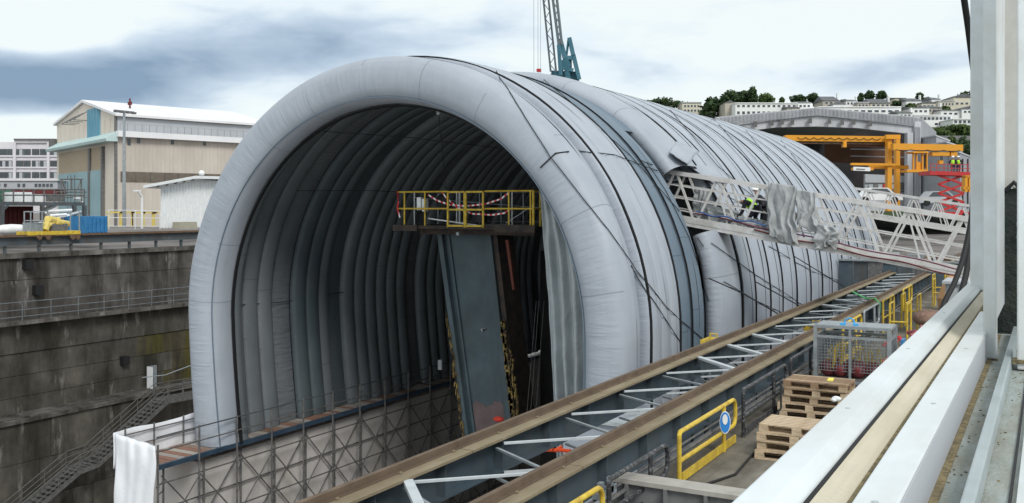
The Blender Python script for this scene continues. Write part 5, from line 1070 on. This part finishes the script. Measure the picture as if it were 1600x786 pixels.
for i, x in enumerate((1489, 1497.5)):
    q = P(x, 268, D=LD + .9); f = 1
    person(('left worker with yellow vest facing away on the red lift platform', 'right worker with yellow vest and white stripes on the red lift platform')[i], q,
           dict(side=(1, 0, 0), pelvis=(0, 0, .55), chest=(0, -.03, .92), neck=(0, 0, 1.05), head=(0, -.02, 1.17), elbow_l=(-.3, -.05, .72), hand_l=(-.26, .18, .62), elbow_r=(.3, -.05, .72), hand_r=(.2, .2, .65), knee_l=(-.1, .04, .28), foot_l=(-.1, 0, .05), knee_r=(.1, .04, .28), foot_r=(.1, 0, .05)),
           vest=M_hiv, helmet=True, face=Vector((-.3, .95, 0)), trouser=mat('blue_trousers', (.05, .06, .12)))

# ---------------------------------------------------------------- tall teal harbour crane behind the tent
TD = 170
M_tcr = mat('teal_crane_paint', (.04, .13, .18), (.06, .17, .22), rough=.5, sc=.5); M_tgr = mat('grey_lattice', (.14, .17, .19), rough=.6)
tcr = thing('harbour_crane', 'tall teal harbour crane with lattice booms rising behind the tent', 'crane', P(885, 300, D=TD))
def tb(n_, x0, y0, x1, y1, w_, D=TD, m=M_tcr): return MB().beam(P(x0, y0, D=D), P(x1, y1, D=D), w_, w_).build(n_, m, tcr)
def lattice(xa0, xb0, y0, xa1, xb1, y1, n, D, m, w_=.22):
    for dd in (0, 2.0): tb('chord', xa0, y0, xa1, y1, w_, D + dd, m); tb('chord', xb0, y0, xb1, y1, w_, D + dd, m)
    mb = MB()
    for i in range(n):
        f0, f1 = i / n, (i + 1) / n; L0, L1 = (lerp(xa0, xa1, f0), lerp(y0, y1, f0)), (lerp(xa0, xa1, f1), lerp(y0, y1, f1)); R0, R1 = (lerp(xb0, xb1, f0), lerp(y0, y1, f0)), (lerp(xb0, xb1, f1), lerp(y0, y1, f1))
        a, b = (L0, R1) if i % 2 else (R0, L1)
        for dd in (0, 2.0): mb.beam(P(*a, D=D + dd), P(*b, D=D + dd), w_ * .45, w_ * .45)
        mb.beam(P(*a, D=D), P(*a, D=D + 2), w_ * .4, w_ * .4)
    mb.build('lattice', m, tcr)
lattice(846, 854, -30, 860.5, 869, 112, 12, TD, M_tgr, .26); lattice(860, 867, -30, 873, 878, 70, 9, TD - 3, M_tgr, .36); tb('chord', 873, 70, 876, 118, .5, TD - 3)
tb('frame_leg', 875, 61, 883, 92, .8); tb('frame_leg', 883, 90, 888, 125, .7); tb('frame_leg', 889.5, 59, 896, 88, .7); tb('frame_leg', 896, 86, 905, 124, .7); tb('frame_leg', 888.5, 60, 885, 88, .3)
face([(874, 94), (880, 94), (880, 125), (874, 125)], 3, TD + 1).build('winch_house', M_gtube, tcr); face([(888.5, 92), (893.5, 92), (893.5, 125), (888.5, 125)], 3, TD + 1).build('machine_house', M_tcr, tcr)
MB().tube([P(883, 101, D=TD - .5), P(883, 101, D=TD + 1)], 1.0, n=14).build('winch_drum', M_tcr, tcr); tb('tie', 884, 91, 895, 90, .7); tb('tie', 880, 106, 896, 110, .6)
face([(862, 110), (905, 112), (905, 128), (862, 128)], 6, TD + 1).build('slewing_deck', M_tcr, tcr); face([(872, 128), (896, 128), (900, 330), (868, 330)], 5, TD + 1.5).build('tower', M_tcr, tcr)
for x in (834, 840.5, 844.5): tag(MB().tube([P(x, -20, D=TD - 8), P(x + .5, 300, D=TD - 8)], .035, n=4).build('hoist_rope', M_tgr), 'thin hoist rope hanging left of the lattice boom', 'rope', 'hoist ropes of the harbour crane')
tag(MB().box(P(842, 110, D=TD - 8), (.6, .6, .5)).build('hook_block', M_red), 'small red hook block just above the tent crown', 'hook block')

# ---------------------------------------------------------------- hill, houses, trees
M_grass = mat('hill_green', (.03, .055, .02), (.06, .085, .035), rough=1, sc=.06, bump=1, bsc=1)
def hill_y(px): return 172 + 14 * ((1320 - px) / 300) ** 2 if px < 1320 else 172 - 16 * min(1, (px - 1320) / 170)
hill = MB(); nx, ny = 60, 14
def hillfn(u, v):
    px = lerp(820, 1900, u); D = lerp(150, 420, v) if v <= .8 else lerp(366, 900, (v - .8) / .2)
    yt = hill_y(min(px, 1600)) + 4
    prof = [(150, 335), (185, 322), (205, 262), (230, 222), (255, 207), (270, 200), (290, 188), (310, 178), (335, 170), (370, 170), (900, 240)]
    for (d0, y0), (d1, y1) in zip(prof, prof[1:]):
        if d0 <= D <= d1: yy = lerp(y0, y1, (D - d0) / (d1 - d0)); break
    yy = max(yy, yt) + (16 * max(0, (1420 - px) / 300) if D > 200 else 0); z = CZ + (325 - yy) * D / FPX
    if px < 1000: z = z * max(0, (px - 820) / 180) - 2
    q = EYE + (RT * ((px - 800) / FPX) + FW) * D; return Vector((q.x, q.y, z + 1.2 * noise.noise(Vector((u * 20, v * 9, 0)))))
struct('hill', hill.grid(hillfn, nx, ny), M_grass, smooth=True)

M_leaf = [mat('leaves_' + n_, a, b, rough=.8, sc=.8, spec=.2) for n_, a, b in (('dark', (.028, .052, .024), (.045, .075, .033)), ('mid', (.04, .07, .022), (.07, .105, .035)), ('bright', (.06, .095, .025), (.09, .13, .04)))]
M_bark = mat('bark', (.06, .045, .03), (.09, .07, .05), rough=.95, sc=3)
def tree(px, py, D, rw, rh, kind, label, group='trees on the hill', trunk=True, n=420, conifer=False, name='tree', leaf=None):
    """crown centre at the pixel, half sizes rw, rh in pixels"""
    s_ = D / FPX; rw *= 1.15; rh *= 1.3; c = P(px, py + rh * .15, D=D); a, b = rw * s_, rh * s_; base = Vector((c.x, c.y, c.z - b - (1.2 if trunk else .2)))
    t = thing(name, label, 'tree' if name == 'tree' else 'bush', base, group)
    if trunk:
        MB().tube([base, base + Vector((.1, 0, (c.z - base.z) * .6)), c + Vector((0, 0, b * .4))], a * .11, n=7, r1=a * .04).build('trunk', M_bark, t)
        lm = MB()
        for i in range(5): an = i * 1.3 + px; lm.tube([c - Vector((0, 0, b * .5)), c + Vector((a * .6 * cos(an), a * .6 * sin(an), b * U(-.1, .5)))], a * .04, n=5, r1=a * .015)
        lm.build('limb', M_bark, t)
    rnd = random.Random(int(px * 7 + py)); mb = MB(); mb2 = MB(); clumps = []
    for i in range(22):
        u, v = rnd.uniform(0, 2 * pi), rnd.uniform(-1.1, 1); rr = sqrt(max(.35 if v < 0 else 0, 1 - v * v)) * rnd.uniform(.35, .68); 
        if conifer: rr *= (1 - (v + .8) / 2)
        clumps.append((c + Vector((a * rr * cos(u), a * rr * sin(u), b * v * .62)), rnd.uniform(.34, .52)))
    lf = leaf or max(.45, min(a, b * 1.5) * .15)
    for i in range(int(n * 2.2)):
        cc, r_ = clumps[i % 22]; d = Vector((rnd.gauss(0, 1), rnd.gauss(0, 1), rnd.gauss(0, 1))).normalized(); p = cc + Vector((d.x * a * r_, d.y * a * r_, d.z * b * r_)) * rnd.uniform(.6, 1.05)
        w1 = Vector((rnd.gauss(0, 1), rnd.gauss(0, 1), rnd.gauss(0, .6))).normalized() * lf * rnd.uniform(.6, 1.3); w2 = w1.cross(d).normalized() * lf * rnd.uniform(.5, 1)
        (mb if rnd.random() < .7 else mb2).add([p - w1, p - w2, p + w1, p + w2], [(0, 1, 2, 3)])
    mb.build('crown', M_leaf[kind], t); mb2.build('crown', M_leaf[min(2, kind + 1)], t)
tree(1040, 160, 330, 30, 7, 0, 'low dark tree clump directly above the tent crest', n=500)
tree(1110, 170, 300, 22, 17, 0, 'large round dark tree next to the cream house')
tree(1142, 152, 330, 15, 10, 0, 'left dark tree of the tall wood above the white terrace'); tree(1162, 151, 335, 14, 10, 0, 'middle dark tree of the tall wood above the white terrace')
tree(1176, 148, 330, 9, 12, 0, 'narrow conifer rising at the right end of the wood', conifer=True); tree(1196, 153, 325, 14, 7, 1, 'yellow green rounded tree right of the wood')
tree(1221, 156, 330, 4, 4, 1, 'small shrub like tree above the long white terrace', n=150)
tree(1248, 154, 330, 12, 6, 0, 'left of two dark trees behind the hall apex'); tree(1271, 152, 330, 10, 6, 0, 'right of two dark trees behind the hall apex')
tree(1345, 152, 340, 5, 6, 0, 'small dark tree left of the large slate roof', n=200); tree(1358, 149, 340, 8, 7, 0, 'dark tree just behind the slate roof'); tree(1378, 148, 340, 10, 6, 0, 'conifer group behind the slate roof', conifer=True)
tree(1421, 172, 300, 13, 9, 1, 'bright bush between the white house and the terraces', name='bush', trunk=False); tree(1400, 163, 310, 8, 5, 0, 'dark bush under the slate roof', name='bush', trunk=False, n=200)
tree(1455, 174, 300, 16, 4, 1, 'hedge above the long white terrace at right', name='bush', trunk=False, n=250); tree(1450, 156, 340, 7, 4, 0, 'small tree among the upper right houses', n=150)
tree(1508, 155, 320, 11, 12, 0, 'dark tree on the skyline next to the window post'); tree(1500, 180, 290, 8, 8, 0, 'dark bush beside the right terrace', name='bush', trunk=False, n=200)
tree(1492, 204, 240, 30, 9, 1, 'broad green hedge on the slope above the annexes', name='bush', trunk=False, n=900); tree(1502, 240, 200, 22, 22, 0, 'dark green slope bush behind the annexes', name='bush', trunk=False, n=900); tree(1488, 222, 215, 7, 8, 2, 'bright green bush on the slope wall', name='bush', trunk=False, n=200)
sw = thing('retaining_wall', 'grey retaining wall on the green slope at right', 'wall', P(1490, 222, D=225)); rbox(MB(), 1466, 1560, 212, 219, 225, 1).build('wall', M_beamf, sw)
M_hs = {'white': mat('house_white', (.74, .74, .74), (.80, .80, .80), rough=.85, sc=.3), 'cream': mat('house_cream', (.55, .51, .42), (.62, .58, .48), rough=.85, sc=.3), 'beige': mat('house_beige', (.42, .38, .33), (.48, .44, .38), rough=.85, sc=.3)}
M_slate = mat('slate_roof', (.10, .105, .115), (.15, .155, .165), rough=.8, sc=1)
def house(x0, x1, y0, y1, D, col, roof, label, wins=(), dep=9, group='houses on the hill', rh=4, chim=False):
    t = thing('house', label, 'house', P((x0 + x1) / 2, y1, D=D), group); rbox(MB(), x0, x1, y0, y1 + 8, D, dep).build('wall', M_hs[col], t); s_ = D / FPX
    if roof == 'flat': rf = rbox(MB(), x0 - .4, x1 + .4, y0 - .8, y0 + .6, D - .3, dep + .6).build('roof', M_greyp if col != 'white' else M_hs['white'], t)
    elif roof == 'gable':
        pts = [P(x0 - 1, y0, D=D - .3), P(x1 + 1, y0, D=D - .3), P(lerp(x0, x1, .5), y0 - rh, D=D - .3)]; rf = MB().prism(pts, FW * (dep + .6)).build('roof', M_slate, t)
    else:
        a, b = P(x0 - 1, y0, D=D - .4), P(x1 + 1, y0, D=D - .4); up = Vector((0, 0, rh * s_)); m_ = FW * (dep / 2 + .4); in_ = RT * (x1 - x0) * .06 * s_
        rf = MB().add([a, b, b + m_ * 2, a + m_ * 2, a + m_ + up + in_, b + m_ + up - in_], [(0, 1, 5, 4), (1, 2, 5), (2, 3, 4, 5), (3, 0, 4), (3, 2, 1, 0)]).build('roof', M_slate, t)
    if chim: rbox(MB(), x1 - 3, x1 - 1, y0 - rh - 2.5, y0, D + dep * .4, 1).build('chimney', M_hs['white'], rf)
    for (wx0, wx1, wy0, wy1) in wins: f = rbox(MB(), wx0 - .3, wx1 + .3, wy0 - .3, wy1 + .3, D - .08, .15).build('window', M_hs['white'], t); rbox(MB(), wx0, wx1, wy0, wy1, D - .14, .1).build('pane', M_glass, f)
    return t
def wrow(x0, x1, n, y0, y1, fill=.55): return [(lerp(x0, x1, (k + .5 - fill / 2) / n), lerp(x0, x1, (k + .5 + fill / 2) / n), y0, y1) for k in range(n)]
house(1066, 1096, 160, 178, 320, 'cream', 'flat', 'cream apartment house with small windows left of the round tree', wrow(1068, 1094, 5, 164, 167) + wrow(1068, 1094, 5, 171, 174), chim=False)
house(1133, 1148, 160, 182, 290, 'beige', 'gable', 'narrow beige gable house left of the long white terrace', rh=3)
house(1149, 1246, 161, 182, 285, 'white', 'flat', 'long white two storey terrace house with balconies', wrow(1150, 1245, 12, 164, 167, .5) + wrow(1150, 1245, 12, 174, 178, .5))
house(1247, 1268, 160, 176, 290, 'white', 'hip', 'white house with grey roof right of the long terrace', wrow(1248, 1267, 3, 164, 167), rh=4)
house(1286, 1311, 157, 172, 300, 'beige', 'hip', 'house with a big dark slate roof and chimney above the hall apex', wrow(1288, 1310, 3, 159, 162), rh=9, chim=True)
house(1302, 1322, 163, 176, 292, 'white', 'gable', 'small white gabled house under the slate roof', wrow(1304, 1320, 2, 166, 169), rh=5)
house(1322, 1340, 157, 170, 300, 'white', 'hip', 'pale house between the two slate roofs', wrow(1323, 1339, 3, 160, 163), rh=4, chim=True)
house(1340, 1358, 160, 172, 297, 'beige', 'flat', 'beige block left of the second slate roof', wrow(1341, 1357, 3, 163, 166))
house(1360, 1391, 161, 172, 300, 'cream', 'hip', 'cream house with the widest dark slate roof', wrow(1362, 1390, 4, 163, 166), rh=9, chim=True)
house(1278, 1408, 167, 182, 280, 'white', 'flat', 'very long white flat roofed building just above the hall roof', wrow(1280, 1407, 12, 172, 175, .6))
house(1398, 1416, 153, 168, 310, 'cream', 'hip', 'small cream house left of the grey roofed one', wrow(1400, 1415, 2, 157, 160), rh=3)
house(1416, 1440, 157, 172, 305, 'white', 'hip', 'white house with grey roof among the upper right houses', wrow(1418, 1439, 3, 161, 164), rh=6, chim=True)
house(1440, 1462, 161, 174, 300, 'cream', 'gable', 'cream gabled house left of the skyline villa', wrow(1442, 1460, 3, 164, 167), rh=4)
house(1466, 1492, 158, 172, 310, 'cream', 'flat', 'cream villa on the right skyline', wrow(1467, 1491, 5, 161, 164), chim=False)
house(1490, 1524, 152, 172, 315, 'cream', 'gable', 'large cream gabled villa beside the dark skyline tree', wrow(1492, 1522, 4, 160, 163), rh=6)
house(1428, 1488, 180, 198, 270, 'white', 'flat', 'wide white modern house with a window band', wrow(1430, 1486, 9, 183, 187, .7) + wrow(1460, 1486, 4, 192, 195, .7))
house(1489, 1540, 186, 198, 262, 'white', 'flat', 'white modern house next to the window post', wrow(1490, 1525, 5, 188, 192, .6))
house(1425, 1452, 168, 184, 285, 'white', 'hip', 'white house with low roof below the upper right row', wrow(1428, 1450, 3, 172, 175), rh=3)
house(1470, 1500, 172, 184, 285, 'white', 'hip', 'white bungalow under the cream villa', wrow(1473, 1498, 3, 176, 179), rh=3)
house(1296, 1320, 172, 180, 276, 'cream', 'hip', 'low cream house in front of the very long white building', wrow(1298, 1318, 3, 174, 176), rh=4)
house(1384, 1404, 170, 184, 282, 'beige', 'gable', 'beige gabled house at the right end of the long white building', wrow(1386, 1402, 2, 174, 177), rh=5)
house(1404, 1426, 176, 190, 268, 'white', 'hip', 'white house with slate roof left of the wide modern house', wrow(1406, 1424, 3, 179, 182), rh=5, chim=True)
house(1448, 1472, 168, 180, 290, 'beige', 'hip', 'beige house with slate roof behind the wide modern house', wrow(1450, 1470, 3, 171, 174), rh=5, chim=True)
house(1503, 1530, 170, 184, 284, 'white', 'gable', 'white gabled house under the dark skyline tree', wrow(1505, 1525, 3, 173, 176), rh=5)
house(1230, 1250, 168, 180, 280, 'beige', 'hip', 'small beige house at the right end of the white terrace', wrow(1232, 1248, 2, 171, 173), rh=4, chim=True)
house(1456, 1470, 155, 168, 318, 'white', 'hip', 'small white skyline house with slate roof and chimney', wrow(1458, 1468, 2, 159, 162), rh=5, chim=True)
tree(1416, 184, 272, 9, 6, 1, 'green bush beside the wide modern house', name='bush', trunk=False, n=250); tree(1318, 160, 330, 6, 5, 2, 'light green small tree between the slate roofs', n=200)
tree(1438, 150, 345, 6, 5, 0, 'small round tree on the skyline left of the villas', n=200); tree(1478, 170, 300, 8, 4, 1, 'hedge in front of the cream villa', name='bush', trunk=False, n=200)
# parked cars and gear seen beyond the tent end
def car(px, py, D, m, label):
    q = P(px, py, D=D); t = thing('parked_car', label, 'car', q, 'cars parked beyond the tent'); d = RT
    prof = [(-2, .3), (-2.05, .7), (-1.3, .85), (-.8, 1.4), (.7, 1.4), (1.3, .9), (2.0, .75), (2.05, .3)]
    MB().prism([q + d * a + Vector((0, 0, b)) for a, b in prof], FW * 1.7).build('body', m, t)
    MB().prism([q + d * a + Vector((0, 0, b)) - FW * .01 for a, b in ((-1.15, .88), (-.72, 1.32), (.62, 1.32), (1.1, .9))], FW * .05).build('side_window', M_glass, t)
    for a in (-1.3, 1.3): MB().tube([q + d * a + Vector((0, 0, .3)) - FW * .03, q + d * a + Vector((0, 0, .3)) + FW * .2], .32, n=12).build('wheel', M_black, t)
car(1375, 318, 85, M_white, 'white car parked just beyond the end of the tent'); car(1470, 322, 90, M_greyp, 'grey car parked behind the distant gangway')
# ---------------------------------------------------------------- the open sliding window the picture is taken from
M_pvc = mat('white_frame', (.64, .69, .72), (.72, .77, .80), rough=.35, sc=3, stain=(.50, .49, .45), st=.55, ssc=(6, 2, 6), spec=.5)
M_track = mat('dusty_track', (.52, .48, .38), (.62, .57, .46), rough=.85, sc=3, stain=(.40, .34, .24), st=.5, ssc=(40, 1.5, 40), bump=.2, bsc=120)
M_track2 = mat('grimy_track', (.30, .34, .33), (.38, .42, .41), rough=.6, sc=9, stain=(.19, .165, .11), st=.6, ssc=(34, 7, 34), bump=.3, bsc=120)
M_grime = mat('grimy_seal', (.30, .24, .13), (.13, .11, .07), rough=.95, sc=60, bump=.6, bsc=150)
M_alu = mat('aluminium_rail', (.42, .48, .50), (.50, .56, .58), rough=.35, metal=.4, sc=8)
wd = thing('sliding_window', 'open white sliding window frame with dirty tracks in the right foreground', 'window', (-.15, 2, CZ - .4))
Y0w, Y1w = .25, 4.6
def strip(n_, pts, m, y0=Y0w, y1=Y1w, bev=False):
    o = MB().prism([(x, y0, CZ + z) for x, z in pts], (0, y1 - y0, 0)).build(n_, m, wd)
    if bev: b_ = o.modifiers.new('b', 'BEVEL'); b_.width = .003; b_.segments = 2
    return o
strip('outer_frame', [(-.284, -.30), (-.246, -.30), (-.2375, -.308), (-.2325, -.315), (-.2325, -.40), (-.284, -.40)], M_pvc, bev=True)
strip('gasket', [(-.2322, -.318), (-.2280, -.322), (-.2280, -.36), (-.2322, -.36)], M_black)
strip('lower_track', [(-.2275, -.320), (-.205, -.330), (-.1935, -.334), (-.1935, -.40), (-.2275, -.40)], M_track)
strip('dust_line', [(-.1990, -.331), (-.1885, -.333), (-.1885, -.34), (-.1990, -.34)], M_grime)
strip('inner_frame', [(-.1880, -.320), (-.1440, -.318), (-.1416, -.321), (-.1416, -.392), (-.1880, -.392)], M_pvc, y1=3.3, bev=True)
strip('inner_frame_face', [(-.1413, -.321), (-.1400, -.321), (-.1400, -.392), (-.1413, -.392)], M_greyp, y1=3.3)
strip('dust_line', [(-.1398, -.388), (-.1290, -.389), (-.1290, -.395), (-.1398, -.395)], M_grime, y1=3.3)
strip('sill_floor', [(-.1400, -.391), (.30, -.391), (.30, -.42), (-.1400, -.42)], M_track2, y0=.1, y1=3.4)
strip('guide_rail', [(-.0965, -.36), (-.0805, -.36), (-.0790, -.391), (-.0965, -.391)], M_alu, y0=.1, y1=3.3, bev=True)
strip('seal_line', [(-.0480, -.388), (-.0440, -.388), (-.0440, -.391), (-.0480, -.391)], M_black, y1=3.2)
strip('inner_frame', [(-.0380, -.385), (.05, -.375), (.05, -.391), (-.0380, -.391)], M_pvc, y1=2.6)
for y in (.9, 1.5, 2.2, 3.0): MB().lathe((-.264, y, CZ - .3005), [(.004, 0), (.004, .0012), (.002, .0018)], n=10).build('screw', M_alu, wd); MB().lathe((-.165, y + .2, CZ - .3192), [(.004, 0), (.004, .0012), (.002, .0018)], n=10).build('screw', M_alu, wd)
# outer stile standing in the lower track, sash stile nearer
def stile(n_, x0, x1, y0, y1, z0, m, z1=1.6, bev=.004):
    o = MB().bb(x0, x1, y0, y1, CZ + z0, CZ + z1).build(n_, m, wd); b_ = o.modifiers.new('b', 'BEVEL'); b_.width = bev; b_.segments = 2; return o
stile('outer_stile', P(1516, 455, Y=4.1).x, P(1546, 455, Y=4.1).x, 4.1, 4.2, -.318, M_pvc)
stile('sash_stile', P(1536, 500, Y=2.75).x, P(1556, 500, Y=2.75).x, 2.75, 2.84, -.388, M_pvc)
o = stile('sash_face', P(1536, 500, Y=2.75).x + .001, P(1556, 500, Y=2.75).x - .002, 2.841, 4.08, -.30, M_pvc)
o = stile('second_stile', P(1589, 500, Y=2.6).x, P(1589, 500, Y=2.6).x + .05, 2.6, 2.7, -.388, M_pvc)
for px, Y in ((1546, 2.75), (1595, 2.6)): q = P(px, 566, Y=Y); MB().bb(q.x - .018, q.x + .018, Y - .004, Y + .03, q.z - .004, q.z + .006).build('rusty_foot', M_grime, wd)
xa, xb = P(1556, 300, Y=3.38).x, P(1640, 300, Y=3.38).x; zs = P(1575, 293, Y=3.38).z
MB().bb(xa - .01, xb + .25, 3.38, 3.44, zs, CZ + 1.8).build('reveal_panel', mat('grey_beige_panel', (.44, .43, .40), (.48, .47, .44), rough=.7, sc=30, bump=.1, bsc=300), wd)
MB().bb(xa - .01, xb + .25, 3.35, 3.37, CZ - .40, zs - .004).build('dark_flap', mat('dark_rubber_sheet', (.012, .02, .018), (.03, .035, .03), rough=.7, sc=25, bump=.5, bsc=60), wd)
MB().tube([(lerp(xa, xb, .2), 3.345, zs - .01), (lerp(xa, xb, .35), 3.34, zs + .015), (lerp(xa, xb, .5), 3.345, zs - .01)], .008, n=6).build('latch', M_black, wd)
pl = MB().grid(lambda u, v: Vector((lerp(xa + .06, xa + .16, u) + .01 * noise.noise(Vector((u * 5, v * 5, 1))), 3.335 - .02 * abs(noise.noise(Vector((u * 8, v * 8, 3)))), CZ - .02 - v * .1 - .02 * sin(u * 3))), 10, 10)
tag(pl.build('plastic_wrap', mat('clear_wrap', (.45, .47, .48), rough=.25, alpha=.35), smooth=True), 'scrap of clear plastic wrap hanging on the dark flap at far right', 'plastic')
rng = random.Random(4); mb = MB()
for i in range(110):
    x = rng.choice((rng.uniform(-.138, -.10), rng.uniform(-.075, -.05), rng.uniform(-.134, -.12))); y = rng.uniform(.8, 2.7); s_ = rng.uniform(.0005, .0016); mb.box((x, y, CZ - .3905 + s_ * .3), (s_ * 2, s_ * 2.5, s_), rng.uniform(0, 3))
mb.build('dirt_crumbs', M_grime, wd, kind='stuff')
# wall of the cabin below the sill, so that the window belongs to something
cbw = thing('cabin_wall', 'outer wall of the cabin under the open window', 'wall', (-.2, 2, 0)); MB().bb(-.262, -.242, .0, 4.6, -.0, CZ - .402).build('wall_panel', M_greyp, cbw)
# black cables hanging outside
q = [P(1523, 250, Y=5.6), P(1519, 330, Y=5.5), P(1507, 395, Y=5.4), P(1492, 440, Y=5.3), P(1473, 480, Y=5.2), P(1462, 540, Y=5.1), P(1450, 640, Y=5.0)]
def smooth(q, n=5):
    r = []
    for i in range(len(q) - 1):
        p0, p1, p2, p3 = q[max(0, i - 1)], q[i], q[i + 1], q[min(len(q) - 1, i + 2)]
        for k in range(n): t = k / n; r.append(.5 * ((2 * p1) + (p2 - p0) * t + (2 * p0 - 5 * p1 + 4 * p2 - p3) * t * t + (3 * p1 - p0 - 3 * p2 + p3) * t ** 3))
    return r + [q[-1]]
tag(MB().tube(smooth(q), .014, n=8).build('black_cable', M_black), 'thick black cable hanging just outside the window post', 'cable')
q = [P(1524, 260, Y=5.9), P(1519, 350, Y=5.8), P(1511, 420, Y=5.7), P(1500, 470, Y=5.6), P(1490, 560, Y=5.5)]
tag(MB().tube(smooth(q), .016, n=8).build('black_cable', M_black), 'second black cable slightly behind the first at the window post', 'cable')
q = [P(1502, -30, Y=5.2), P(1508, 10, Y=5.3), P(1513, 45, Y=5.4), P(1518, 85, Y=5.5), P(1524, 130, Y=5.6)]
tag(MB().tube(smooth(q), .016, n=8).build('black_cable', M_black), 'black cable coming down from the top edge beside the window post', 'cable')
